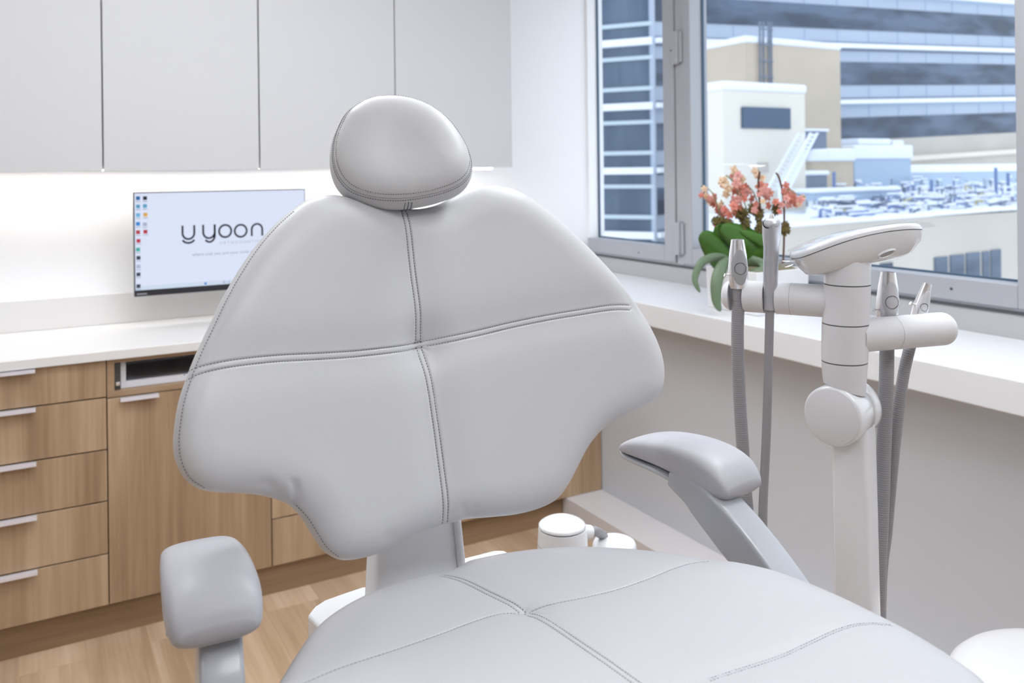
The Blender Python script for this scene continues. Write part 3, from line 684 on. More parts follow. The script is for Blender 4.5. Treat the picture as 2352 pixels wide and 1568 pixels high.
hl = fbs.uns([(972, 790), (930, 799), (870, 807), (800, 814), (720, 819), (640, 823), (560, 831), (500, 840), (455, 852), (432, 866)])
hr = fbs.uns([(972, 790), (1030, 779), (1100, 764), (1180, 745), (1260, 729), (1340, 716), (1400, 707), (1446, 706)])
cc = fbs.un(972, 790)
seamkw = dict(valley=0.0045, vw=0.026, groove=0.0014)
iv = int(np.argmin(np.linalg.norm(vseam - cc, axis=1)))
side_b = [(0, 0), (-0.0003, -0.004), (-0.0012, -0.010), (-0.003, -0.016)]
bp_ = Pad(fb, B2, cc, 0.026, 0.042, 2.2, seams=[(vseam[:iv + 1][::-1], seamkw), (vseam[iv:], seamkw), (hl, seamkw), (hr, seamkw)], side=side_b, Tb=0.022,
          creases=[(fb.uns([(672, 1152), (668, 1128), (660, 1104)]), 0.0035, 0.0028), (fb.uns([(640, 1146), (620, 1122), (600, 1106)]), 0.0022, 0.005), (fb.uns([(610, 1135), (590, 1118), (575, 1108)]), 0.0012, 0.005),
                   (fb.uns([(1066, 1190), (1054, 1176), (1044, 1160)]), 0.0016, 0.004), (fb.uns([(1084, 1188), (1074, 1174), (1070, 1160)]), 0.0013, 0.004), (fb.uns([(912, 1243), (890, 1232), (872, 1228)]), 0.0012, 0.006)])
back = bp_.build('backrest', LEATHER, chair)
for nm, cv in (('stitching', vseam), ('stitching', np.r_[hl[::-1][:-1], hr])): bp_.stitches(nm, cv, back)
# stitched border on the side that faces the camera, low left lobe too
def inset(pad, px0, px1, d):
    o = pad.out; i0 = int(np.argmin(np.linalg.norm(o - fb.un(*px0), axis=1))); i1 = int(np.argmin(np.linalg.norm(o - fb.un(*px1), axis=1)))
    q = o[min(i0, i1):max(i0, i1)]; T = np.gradient(q, axis=0); T /= np.linalg.norm(T, axis=1)[:, None]; Nn = np.stack([-T[:, 1], T[:, 0]], 1)
    t_ = q + Nn * 0.01; sgn = 1 if np.linalg.norm(t_ - pad.c, axis=1).mean() < np.linalg.norm(q - pad.c, axis=1).mean() else -1
    return (q + Nn * d * sgn)[::12]
bp_.stitches('border_stitching', inset(bp_, (665, 486), (500, 1130), 0.0022), back, offs=(0.0,), lift=0.0005)
bp_.stitches('border_stitching', inset(bp_, (672, 1165), (795, 1286), 0.0022), back, offs=(0.0,), lift=0.0005)
# ---- headrest
hlean = math.radians(28); HY = math.radians(76)
Lh = unit(FWD * math.cos(HY) + RGT * math.sin(HY)); Fh = unit(np.cross(Lh, UP)); Fh = Fh if np.dot(Fh, FWD) < 0 else -Fh
Oh = at(915, 350, 1.03); Sh = UP * math.cos(hlean) - Fh * math.sin(hlean)
fh = Frame(Oh, Lh, Sh, k=0.3)
if np.dot(fh.N, Fw) < 0: fh.N = -fh.N
ho = [(850, 226), (822, 240), (800, 258), (785, 285), (774, 315), (770, 350), (774, 380), (786, 406), (808, 428), (840, 441), (880, 448), (920, 449), (960, 445), (1005, 436), (1045, 422), (1070, 402), (1079, 375), (1074, 345), (1058, 312), (1030, 275), (995, 247), (955, 229), (915, 221), (880, 221)]
H2 = fh.uns(ho); hc = H2.mean(0)
side_h = [(0, 0), (0.0015, -0.002), (0.0022, -0.005), (0.0045, -0.010), (0.0062, -0.018), (0.0055, -0.027), (0.001, -0.037), (-0.009, -0.046), (-0.018, -0.050)]
hp = Pad(fh, H2, hc, 0.021, 0.050, 2.0, side=side_h, Tb=0.015, dome=-0.009)
hd = hp.build('headrest', LEATHER, chair)
# stitch rows either side of the headrest seam
def ringst(name, o_, z, pitch=0.0029, par=None):
    q = hp.out; c = hp.c; U = (q - c) / np.linalg.norm(q - c, axis=1)[:, None]; q2 = resample(q + U * o_, pitch)
    mb = MB(); P3 = fh.w(q2[:, 0], q2[:, 1], np.full(len(q2), z)); T = np.gradient(P3, axis=0); T /= np.linalg.norm(T, axis=1)[:, None]
    for p, t_ in zip(P3, T):
        s_ = unit(np.cross(fh.N, t_)); mb.obox(p, t_ * 0.0008, s_ * 0.0003, fh.N * 0.0003)
    return mb.build(name, THREAD, par)
def hring_in(name, dd, par):
    q = hp.out; c = hp.c; U = (q - c) / np.linalg.norm(q - c, axis=1)[:, None]; q2 = q - U * dd; q2 = resample(q2, 0.0029); h = hp.H(q2) + 0.0002
    mb = MB(); P3 = fh.w(q2[:, 0], q2[:, 1], h); T = np.gradient(P3, axis=0); T /= np.linalg.norm(T, axis=1)[:, None]
    for p, t_ in zip(P3, T):
        s_ = unit(np.cross(fh.N, t_)); mb.obox(p, t_ * 0.0008, s_ * 0.0003, fh.N * 0.0003)
    return mb.build(name, THREAD, par)
hring_in('stitching', 0.0007, hd); ringst('stitching', 0.0034, -0.0068, par=hd)
q = resample(hp.out, 0.002); P3 = fh.w(q[:, 0], q[:, 1], np.full(len(q), -0.0036)); U = (q - hp.c) / np.linalg.norm(q - hp.c, axis=1)[:, None]
P3 = fh.w((q + U * 0.0019)[:, 0], (q + U * 0.0019)[:, 1], np.full(len(q), -0.0033))
MB().tube(list(P3) + [P3[0]], 0.0004, 6, cap=False).build('seam', mat('seam_grey', (0.30, 0.30, 0.32), 0.8), hd)  # thin grey line along the headrest seam
# short upright seam on the underside strip
b0 = fh.un(940, 448)
mb = MB()
for dx in (-0.004, 0.0, 0.004):
    for i in range(8 if dx else 20):
        f_ = (i + 0.5) / (8 if dx else 20); z = -0.010 - 0.028 * f_; lo = [(-0.010, 0.0045), (-0.018, 0.0062), (-0.027, 0.0055), (-0.037, 0.001), (-0.046, -0.009)]
        oo = np.interp(-z, [-a for a, _ in lo], [b for _, b in lo])
        p = fh.w(b0[0] + dx, b0[1] - oo - 0.0002, z)[0]
        mb.obox(p, fh.L * 0.0004, fh.S * 0.0004, fh.N * (0.0013 if dx else 0.0012))
mb.build('stitching', THREAD, hd)
# headrest bracket behind
pb = Oh + fh.N * -0.055
mb = MB(); mb.obox(pb - Sb * 0.10 - fb.N * 0.060, Lc * 0.025, Sb * 0.13, fb.N * 0.008); mb.obox(pb - fh.N * 0.022 - Sh * 0.0, Lc * 0.03, Sh * 0.03, fh.N * 0.03)
mb.build('headrest_bracket', WHITEP, chair, bevel=0.004)
# ---- back support post
mb = MB(); n_ = 40
Pt = on_x(0, 0, 1) * 0
pc_top = Ob - Sb * 0.10 - fb.N * 0.048; dpost = unit(Sb * 0.9 + UP * 0.5)
def prow(P, w_, t_): o2 = sup(n_, w_, t_, 5.0); return P + np.outer(o2[:, 0], Lc) + np.outer(o2[:, 1], Fw)
c1 = at(955, 1335, 1.055); c0 = at(952, 1225, 1.075)
mb.loft([prow(c1 + (c1 - c0) * 1.6, 0.066, 0.024), prow(c1, 0.062, 0.022), prow(c0, 0.0585, 0.021), prow(c0 + (c0 - c1) * 2.5, 0.056, 0.018)])
post = mb.build('back_post', WHITEP, chair, smooth=True)
post.data.polygons[-1].use_smooth = False
e0 = c0 + Lc * 0.050 + Fw * 0.0215; e1 = c1 + Lc * 0.053 + Fw * 0.0225
MB().tube([e1 + (e1 - e0) * 1.2, e1, e0, e0 + (e0 - e1) * 1.6], 0.0052, 12).build('edge_rail', WHITEP, post, smooth=True)
# ---- seat
zs = 1.03; Os = on_z(1205, 1400, zs)
fs = Frame(Os, Lc, -Fw, k=0.10)
if fs.N[2] < 0: fs.N = -fs.N
so = [(1018, 1309), (985, 1314), (940, 1325), (890, 1339), (835, 1360), (785, 1384), (740, 1413), (705, 1446), (675, 1488), (648, 1530), (622, 1575), (600, 1625)]
sr = [(1040, 1299), (1062, 1287), (1110, 1276), (1170, 1265), (1240, 1257), (1330, 1252), (1430, 1256), (1520, 1264), (1590, 1274), (1640, 1282), (1700, 1288), (1780, 1305), (1860, 1332), (1940, 1365), (2030, 1408), (2110, 1449), (2190, 1497), (2260, 1545), (2310, 1585)]
SL = fs.uns(so); SR = fs.uns(sr)
fss = Frame(Os + UP * 0.015, Lc, -Fw, k=0.10); fss.N = fs.N; fs.O = Os - UP * 0.0150
fr_ = -SR[-1][1]
front = np.array([[SR[-1][0] - 0.01, -fr_ - 0.08], [0.20, -0.50], [0.10, -0.545], [0.0, -0.55], [-0.10, -0.545], [-0.21, -0.50], [-0.255, -0.40], [-0.28, -0.25]])
Sout = np.r_[SR, front, SL[::-1]]
print('seat L', np.round(SL, 3).tolist()); print('seat R', np.round(SR, 3).tolist())
s1 = fss.uns([(1016, 1312), (1055, 1330), (1100, 1354), (1150, 1378), (1205, 1401)])
s2 = fss.uns([(1205, 1401), (1262, 1434), (1330, 1480), (1395, 1524), (1460, 1570), (1560, 1640)])
r1 = fss.uns([(1205, 1401), (1270, 1391), (1340, 1378), (1410, 1361), (1480, 1338), (1550, 1309), (1590, 1292), (1625, 1280)])
l1 = fss.uns([(1205, 1401), (1150, 1413), (1080, 1436), (1000, 1466), (920, 1494), (840, 1520), (760, 1542), (700, 1559), (640, 1574)])
skw = dict(valley=0.0022, vw=0.018, groove=0.0010, hw=0.0028); skl = dict(valley=0.0012, vw=0.010, groove=0.0008, hw=0.0)
sp_ = Pad(fs, Sout, fss.un(1205, 1401), 0.034, 0.085, 2.1, seams=[(s1[::-1], skw), (s2, skw), (r1, skl), (l1, skl)], side=[(0, 0), (0.002, -0.006), (0.003, -0.014), (0.002, -0.024), (-0.004, -0.034), (-0.012, -0.040)], Tb=0.012,
          creases=[(fss.uns([(1560, 1590), (1630, 1566), (1700, 1543), (1789, 1514), (1850, 1486), (1905, 1460), (1960, 1439), (2010, 1426), (2050, 1419)]), 0.0022, 0.006)])
seat = sp_.build('seat', LEATHER2, chair)
LTH = mat('pale_thread', (0.37, 0.37, 0.41), 0.8); LTH2 = mat('seat_thread', (0.26, 0.26, 0.29), 0.8)
sp_.stitches('stitching', np.r_[s1[:-1], s2], seat, offs=(0.0030, -0.0030), m=LTH2, w=0.0003)
sp_.stitches('stitching', np.r_[l1[::-1][:-1], r1], seat, offs=(0.0,), m=LTH, w=0.0003, pitch=0.0036, ln=0.0022)
sp_.stitches('stitching', fss.uns([(1630, 1566), (1700, 1543), (1789, 1514), (1850, 1486), (1905, 1460), (1960, 1439), (2010, 1426), (2045, 1419)]), seat, offs=(0.0012, -0.0018), m=LTH, w=0.00028, pitch=0.0034, ln=0.002)
# ---- plate under the seat, pedestal
zp = 0.93
p1, p2, p3 = on_z(712, 1404, zp), on_z(838, 1344, zp), on_z(1160, 1268, zp)
fp = Frame(np.array([Os[0], Os[1], zp]), Lc, -Fw)
if fp.N[2] < 0: fp.N = -fp.N
PL = fp.uns([(706, 1410), (722, 1391), (745, 1376), (790, 1360), (838, 1344), (852, 1357), (880, 1372)])
PR = fp.uns([(1040, 1298), (1052, 1283), (1100, 1271), (1136, 1262), (1158, 1262), (1175, 1271)])
lo_, hi_ = PL[0], PR[-1]
PM = fp.uns([(905, 1425), (1035, 1345)])
poly = [tuple(q) for q in PL] + [tuple(q) for q in PM] + [tuple(q) for q in PR] + [(hi_[0] + 0.0, -0.20), (lo_[0] + 0.02, -0.22)]
a = fp.w([q[0] for q in poly], [q[1] for q in poly], np.zeros(len(poly))); b = fp.w([q[0] for q in poly], [q[1] for q in poly], np.full(len(poly), -0.045))
MB().loft([b, a]).build('seat_frame_cover', WHITEG, chair, bevel=0.004)
mb = MB(); ped = chair_o + Fw * 0.25 + Lc * 0.0
def rrow(P, w_, t_, z, e=4.0): o2 = sup(n_, w_, t_, e); q = P + np.outer(o2[:, 0], Lc) + np.outer(o2[:, 1], Fw); q[:, 2] = z; return q
MB().loft([rrow(ped, 0.24, 0.36, 0.001), rrow(ped, 0.24, 0.36, 0.035), rrow(ped, 0.22, 0.34, 0.05)]).build('base_plate', WHITEP, chair, bevel=0.005)
MB().loft([rrow(ped, 0.10, 0.16, 0.051), rrow(ped, 0.085, 0.13, 0.4), rrow(ped, 0.10, 0.17, 0.888)]).build('pedestal', WHITEP, chair, smooth=True)
# ---- armrests
def armrest(sgn, rear, front, zoff=0.0, w_=0.035):
    """rear and front: world points on the pad's middle line"""
    d = front - rear; d[2] = 0; Ln = np.linalg.norm(d); d = d / Ln; sd = unit(np.cross(UP, d)); zb = rear[2]
    t = None
    # profile along u (0 rear .. Ln front): top z, bottom z, half width
    us = np.array([-0.006, 0.0, 0.010, 0.030, 0.065, 0.105, 0.14, 0.165, 0.185, 0.198, 0.205]) / 0.2 * Ln
    top = np.array([0.003, 0.009, 0.016, 0.025, 0.034, 0.039, 0.040, 0.037, 0.030, 0.018, 0.006])
    bot = np.array([0.000, -0.001, -0.002, -0.002, -0.002, -0.004, -0.012, -0.016, -0.016, -0.012, -0.006])
    hw = np.array([0.50, 0.66, 0.78, 0.88, 0.95, 1.00, 1.03, 1.03, 1.00, 0.92, 0.78]) * w_
    q_ = np.linspace(0, 1, 60); uu = np.interp(q_, np.linspace(0, 1, len(us)), us)
    def sm(v):
        s_ = spline(np.stack([np.arange(len(v)), v], 1), 200); return np.interp(np.linspace(0, len(v) - 1, 60), s_[:, 0], s_[:, 1])
    uu, tp, bt, ww = sm(us), sm(top), sm(bot), sm(hw)
    rings = []
    for u0, a_, b_, w0 in zip(uu, tp, bt, ww):
        o2 = sup(32, w0, (a_ - b_) / 2, 3.2); z = zb + (a_ + b_) / 2 + o2[:, 1]
        P = rear + d * u0 + np.outer(o2[:, 0], sd); P[:, 2] = z; rings.append(P)
    pad = MB().loft(rings).build('armrest_pad', ARMPAD, chair, smooth=True)
    # thin tray under the rear half
    rings = []
    for f_ in np.linspace(0.0, 0.62, 14):
        i = f_ * 59; b_ = np.interp(i, np.arange(60), bt); w0 = np.interp(i, np.arange(60), ww) * 0.93; u0 = np.interp(i, np.arange(60), uu)
        o2 = sup(24, w0, 0.0042, 4); P = rear + d * u0 + np.outer(o2[:, 0], sd); P[:, 2] = zb + b_ - 0.003 + o2[:, 1]; rings.append(P)
    MB().loft(rings).build('armrest_tray', ARMMET, pad, smooth=True)
    return pad, d, sd, Ln
rr_, rf_ = cw(0.166, 1.216, 1.077), cw(0.278, 1.060, 1.079)
rp, rd, rs, rL = armrest(1, rr_, rf_, w_=0.040)
lr_ , lf_ = cw(-0.341, 0.915, 1.067), cw(-0.264, 0.760, 1.066)
print('arm R', rr_, rf_, 'arm L', lr_, lf_)
lp_, ld, ls, lL = armrest(-1, lr_, lf_, w_=0.041)
# supports: a broad flat blade running forward and down
def blade(pts, w1, th1, sd, parent, name='armrest_support', off=None):
    pts = spline(np.array(pts), 40); rings = []
    for i, p in enumerate(pts):
        t_ = unit(pts[min(i + 1, len(pts) - 1)] - pts[max(i - 1, 0)]); nn = unit(np.cross(sd, t_))
        f_ = i / (len(pts) - 1); ww = np.interp(f_, np.linspace(0, 1, len(w1)), w1); tt = np.interp(f_, np.linspace(0, 1, len(th1)), th1)
        o2 = sup(48, ww, tt, 8); rings.append(p + np.outer(o2[:, 0], sd) + np.outer(o2[:, 1], nn))
    return MB().loft(rings).build(name, ARMMET, parent, smooth=True)
blade([at(1560, 1092, 1.12), at(1612, 1128, 1.085), at(1660, 1180, 1.06), at(1735, 1272, 1.03), at(1800, 1360, 1.0), at(1850, 1440, 0.98)], [0.020, 0.022, 0.0225, 0.0225, 0.0225], [0.010, 0.022, 0.026, 0.025, 0.024], rs, chair)
blade([at(500, 1425, 0.80), at(502, 1490, 0.79), at(504, 1570, 0.775), at(508, 1680, 0.76), at(514, 1800, 0.75)], [0.019, 0.0195, 0.020, 0.0205], [0.02, 0.026, 0.03, 0.03], ls, chair)

# ================================================================== OPERATOR STOOL
t0 = on_z(2482, 1580, 0.49); th = np.arange(64) * PI / 32
stool = thing('stool', 'white upholstered round stool cut off by the lower right corner', 'stool', (t0[0], t0[1], 0))
def lathe(c, prof, n=48):      # prof: (radius, z)
    th = np.arange(n) * 2 * PI / n
    return [np.stack([c[0] + r * np.cos(th), c[1] + r * np.sin(th), np.full(n, z)], 1) for r, z in prof]
STW = mat('white_upholstery', (0.74, 0.73, 0.74), 0.55, bump=(500, 0.15))
R_ = 0.225
MB().loft(lathe(t0, [(0.15, 0.425), (R_ - 0.02, 0.43), (R_ - 0.004, 0.445), (R_, 0.462), (R_ - 0.004, 0.478), (R_ - 0.018, 0.492), (R_ - 0.05, 0.502), (0.09, 0.506), (0.02, 0.507)], 64)).build('seat', STW, stool, smooth=True)
MB().loft(lathe(t0, [(0.025, 0.10), (0.025, 0.424)], 24)).build('gas_column', CHROME, stool, smooth=True)
for k in range(5):
    a = k * 2 * PI / 5 + 0.3; d = np.array([math.cos(a), math.sin(a), 0]); c0 = np.array([t0[0], t0[1], 0.09])
    MB().tube([c0, c0 + d * 0.12 + [0, 0, -0.01], c0 + d * 0.26 + [0, 0, -0.03]], [0.02, 0.018, 0.014], 12).build('leg', CHROME, stool, smooth=True)
    c1_ = c0 + d * 0.255; MB().obox((c1_[0], c1_[1], 0.0255), (0.012, 0, 0), (0, 0.025, 0), (0, 0, 0.0245)).build('caster', BLACK, stool, bevel=0.008)

# ================================================================== ASSISTANT'S INSTRUMENT UNIT
DU = 1.28
def colat(px, py, D=DU): return at(px, py, D)
base = cw(0.50, 1.29, 0.0)
uo = thing('instrument_arm', 'white instrument column with two holder bars and a tilted keypad right of the chair', 'dental unit', base)
def rings_px(rows, D=DU, n=48):
    out = []; th = np.arange(n) * 2 * PI / n
    for x0, x1, y in rows:
        c = at((x0 + x1) / 2, y, D); r = (x1 - x0) / 2 / FPX * D * 0.995
        out.append(np.stack([c[0] + r * np.cos(th), c[1] + r * np.sin(th), np.full(n, c[2])], 1))
    return out
MB().loft(rings_px([(1896, 1999, 577), (1895, 1998, 595), (1894.5, 1998, 650)])).build('neck', UNITG, uo, smooth=True)
MB().loft(rings_px([(1894, 1997, 653), (1893, 1996, 700), (1890.5, 1994, 740)])).build('column_ring', UNITP, uo, smooth=True)
MB().loft(rings_px([(1890, 1994, 743), (1889, 1992, 790), (1889, 1990.5, 827)])).build('column_ring', UNITP, uo, smooth=True)
# lowest ring: its underside is cut on a slant
n = 48; th = np.arange(n) * 2 * PI / n
rt = rings_px([(1889, 1990, 830)])[0]; rm = rings_px([(1891, 1988, 860)])[0]; rb = rings_px([(1893.5, 1985, 888)])[0]
cxy = rb[:, :2].mean(0); jx = unit(FWD * math.cos(math.radians(43)) + RGT * math.sin(math.radians(43)))   # joint axis
rb[:, 2] -= ((rb[:, :2] - cxy) @ RGT[:2]) * 0.30 + 0.003
MB().loft([rb, rm, rt]).build('column_ring', UNITP, uo, smooth=True)
for (a_, b_, y) in ((1895, 1997, 651.5), (1891, 1993.5, 741.5), (1890, 1989.8, 828.5)):
    MB().loft(rings_px([(a_, b_, y - 2.5), (a_, b_, y + 3)])).build('joint_line', SEAMD, uo)
# joint: two discs on a slanting axis
jc = at(1911, 957, 1.262)
def disc(c, ax, r, z0, z1, rc, name, m, par, n=64):
    u = unit(np.cross(ax, UP)); v = np.cross(u, ax); th = np.arange(n) * 2 * PI / n
    pr_ = [(r - rc * 1.0, z0), (r - rc * 0.3, z0 + rc * 0.3), (r, z0 + rc), (r, z1 - rc), (r - rc * 0.3, z1 - rc * 0.3), (r - rc, z1)]
    return MB().loft([c + ax * z + q * (np.outer(np.cos(th), u) + np.outer(np.sin(th), v)) for q, z in pr_]).build(name, m, par, smooth=True)
disc(jc, jx, 0.0440, 0.0, 0.052, 0.004, 'joint_disc', WHITEG, uo)
disc(jc, jx, 0.0405, -0.0012, 0.0004, 0.0003, 'joint_cap', UNITP, uo)
disc(jc, jx, 0.0405, 0.0505, 0.056, 0.0008, 'joint_groove', GREYIN, uo)
disc(jc, jx, 0.0440, 0.0555, 0.080, 0.004, 'joint_disc', WHITEG, uo)
# post
jm = jc + jx * 0.027
pA0 = at(1961, 1000, 1.285); pA1 = at(1969, 1393, 1.275)
ex = RGT; ey = FWD
ax1 = unit(jx); ay1 = unit(np.cross(UP, ax1))
def post_ring(P, w_, t_, e=5): o2 = sup(40, w_, t_, e); q = P + np.outer(o2[:, 0], ax1) + np.outer(o2[:, 1], ay1); q[:, 2] = P[2]; return q
dn = pA1 - pA0
Pb = pA1 + dn * ((0.062 - pA1[2]) / dn[2])
MB().loft([post_ring(Pb, 0.0245, 0.0290), post_ring(pA1, 0.0240, 0.0285), post_ring(pA0, 0.0238, 0.0275), post_ring(pA0 + UP * 0.02, 0.0232, 0.0265)]).build('post', WHITEG, uo, smooth=True)
Bc = np.array([Pb[0], Pb[1], 0])
MB().loft(lathe(Bc, [(0.17, 0.001), (0.175, 0.012), (0.17, 0.03), (0.06, 0.045), (0.04, 0.061)], 48)).build('foot', WHITEP, uo, smooth=True)
# holder bars
def bar(cA, cB, r, name, slots, splitf, capend=True):
    ax = unit(cB - cA); ax[2] = 0; ax = unit(ax); u = np.cross(ax, UP); u = unit(u); L_ = np.linalg.norm(cB - cA); n = 48; th = np.arange(n) * 2 * PI / n
    pr_ = [(0.0, r)] + [(L_ - r * 0.75 + r * 0.75 * math.sin(a), r * math.cos(a) ** 0.7 if a < PI / 2 - 0.01 else 0.002) for a in np.linspace(0, PI / 2 - 0.005, 14)]
    o = MB().loft([cA + ax * z + q * (np.outer(np.cos(th), u) + np.outer(np.sin(th), UP)) for z, q in pr_]).build(name, UNITP, uo, smooth=True)
    q = [cA + ax * (splitf * L_ + dz) + (r + 0.00015) * (np.outer(np.cos(th), u) + np.outer(np.sin(th), UP)) for dz in (-0.0003, 0.0003)]
    MB().loft(q, cap=False).build('joint_line', GREYIN, o)
    return o, ax, u
zl = 1.268
lA = cw(0.495, 1.285, zl - 0.001); lB = cw(0.333, 1.375, zl)
ob_l, axl, ul = bar(lA, lB, 0.0245, 'left_bar'.replace('left_', 'holder_'), [], 0.42)
rA = cw(0.505, 1.275, 1.219); rB = cw(0.672, 1.325, 1.221)
ob_r, axr, ur = bar(rA, rB, 0.0250, 'holder_bar', [], 0.38)
# slots cut in the left bar for the two instruments
if np.dot(ul, FWD) > 0: ul_f = -ul
else: ul_f = ul
def cutter(o, P, ax, fr, w_, dep):
    c_ = bpy.data.meshes.new('cut')
    mb = MB(); mb.obox(P + fr * (0.05 - dep), ax * w_, fr * 0.05, UP * 0.05)
    return mb
def boolean(o, mbs):
    me = bpy.data.meshes.new('cut'); mb = MB()
    for m_ in mbs: mb.add(m_.V, m_.F)
    me.from_pydata([tuple(np.array(v) - wloc(o)) for v in mb.V], [], mb.F); me.update()
    c = bpy.data.objects.new('cut', me); C.objects.link(c); c.location = tuple(wloc(o))
    b = o.modifiers.new('cut', 'BOOLEAN'); b.object = c; b.operation = 'DIFFERENCE'; b.solver = 'EXACT'
    bpy.context.view_layer.update()
    nm = bpy.data.meshes.new_from_object(o.evaluated_get(bpy.context.evaluated_depsgraph_get()))
    o.modifiers.clear(); o.data = nm; bpy.data.objects.remove(c)
    return o
def on_axis(P0, ax, px):      # the point of a level axis seen at column px
    r = ray(px, 400); A = np.array([[ax[0], -r[0]], [ax[1], -r[1]]]); s_, _ = np.linalg.solve(A, (CAM - P0)[:2]); return P0 + ax * s_
S1 = on_axis(lA, axl, 1692); S2 = on_axis(lA, axl, 1768)
boolean(ob_l, [cutter(ob_l, S1, axl, ul_f, 0.0112, 0.005), cutter(ob_l, S2, axl, ul_f, 0.0090, 0.005)])
ur_f = ur if np.dot(ur, FWD) > 0 else -ur
S3 = on_axis(rA, axr, 2040); S4 = on_axis(rA, axr, 2102)
boolean(ob_r, [cutter(ob_r, S3, axr, ur_f, 0.0165, 0.001), cutter(ob_r, S4, axr, ur_f, 0.0130, 0.001)])
for o_ in (ob_l, ob_r):
    for p in o_.data.polygons: p.use_smooth = True
    try: o_.data.set_sharp_from_angle(angle=math.radians(40))
    except Exception: pass
# keypad head
kd = 1.298
def kp(px, py, D=kd): return at(px, py, D)
KL, KR = kp(1822, 594), kp(2107, 530)
kx = unit(KR - KL); kc = (KL + KR) / 2; kl = np.linalg.norm(KR - KL) / 2 * 0.985
ky = unit(np.cross(UP, kx)); ky = ky if np.dot(ky, FWD) > 0 else -ky; kz = unit(np.cross(kx, ky)); kz = kz if kz[2] > 0 else -kz
ky = unit(ky - UP * 0.13); kz = unit(np.cross(kx, ky)); kz = kz if kz[2] > 0 else -kz
def kring(sx, sy, z, shx=0.0, e=3.0, bow=0.0):
    o2 = sup(72, kl * sx, 0.060 * sy, e); x = o2[:, 0] + shx; zz = z + bow * (1 - (o2[:, 0] / kl) ** 2)
    return kc + np.outer(x, kx) + np.outer(o2[:, 1], ky) + np.outer(zz, kz)
bw = 0.012
MB().loft([kring(0.70, 0.55, -0.033, -0.004, 2.6, bw * 0.3), kring(0.80, 0.80, -0.0295, -0.004, 2.8, bw * 0.4), kring(0.93, 0.95, -0.015, 0.0, 3, bw * 0.8), kring(0.995, 1.0, -0.0012, 0, 3, bw)]).build('keypad_shell', UNITG, uo, smooth=True)
MB().loft([kring(0.99, 0.99, -0.0012, 0, 3, bw), kring(0.99, 0.99, 0.0004, 0, 3, bw)], cap=False).build('joint_line', SEAMD, uo)
MB().loft([kring(0.997, 1.0, 0.0003, 0, 3, bw), kring(1.0, 1.0, 0.004, 0, 3, bw), kring(0.985, 0.985, 0.0078, 0, 3, bw), kring(0.95, 0.95, 0.009, 0, 3, bw), kring(0.5, 0.5, 0.0095, 0, 3, bw), kring(0.02, 0.02, 0.0095, 0, 3, bw)]).build('keypad_top', UNITG, uo, smooth=True)
# thumb hole on the underside
hc_ = kp(2037, 582, 1.2455)
o2 = sup(32, 0.0115, 0.0045, 2.2); hx = unit(kx + UP * 0.15); hn = unit(-FWD * 0.75 - UP * 0.55 + RGT * 0.1); hy = unit(np.cross(hn, hx))
MB().loft([hc_ + np.outer(o2[:, 0] * q, hx) + np.outer(o2[:, 1] * q, hy) + hn * z for q, z in ((1.25, -0.006), (1.25, 0.0), (1.1, 0.0014), (0.95, 0.0))]).build('thumb_rim', UNITG, uo, smooth=True)
MB().loft([hc_ + np.outer(o2[:, 0] * 0.9, hx) + np.outer(o2[:, 1] * 0.9, hy) + hn * z for z in (0.0, 0.0006)]).build('thumb_hole', GREYIN, uo)
# clear protective film lying on the keypad, curling at both ends
rows = []
for s_, dz in ((-1.165, -0.0045), (-1.13, -0.0095), (-1.09, -0.0105), (-1.05, -0.004), (-1.0, 0.006), (-0.9, 0.0115), (-0.5, 0.0118), (0.0, 0.0118), (0.5, 0.0118), (0.9, 0.0118), (1.0, 0.0105), (1.06, 0.006), (1.1, 0.002)):
    b_ = bw * (1 - min(1, abs(s_)) ** 2)
    rows.append([kc + kx * kl * s_ + ky * y_ + kz * (dz + b_) for y_ in (-0.045, -0.02, 0.02, 0.045)])
V = [p for r in rows for p in r]; Fs = [(i * 4 + j, i * 4 + j + 1, i * 4 + j + 5, i * 4 + j + 4) for i in range(len(rows) - 1) for j in range(3)]
ft = obj('protective_film', V, Fs, FILM, smooth=True); tag(ft, 'clear plastic film curling off the tilted keypad', 'film')

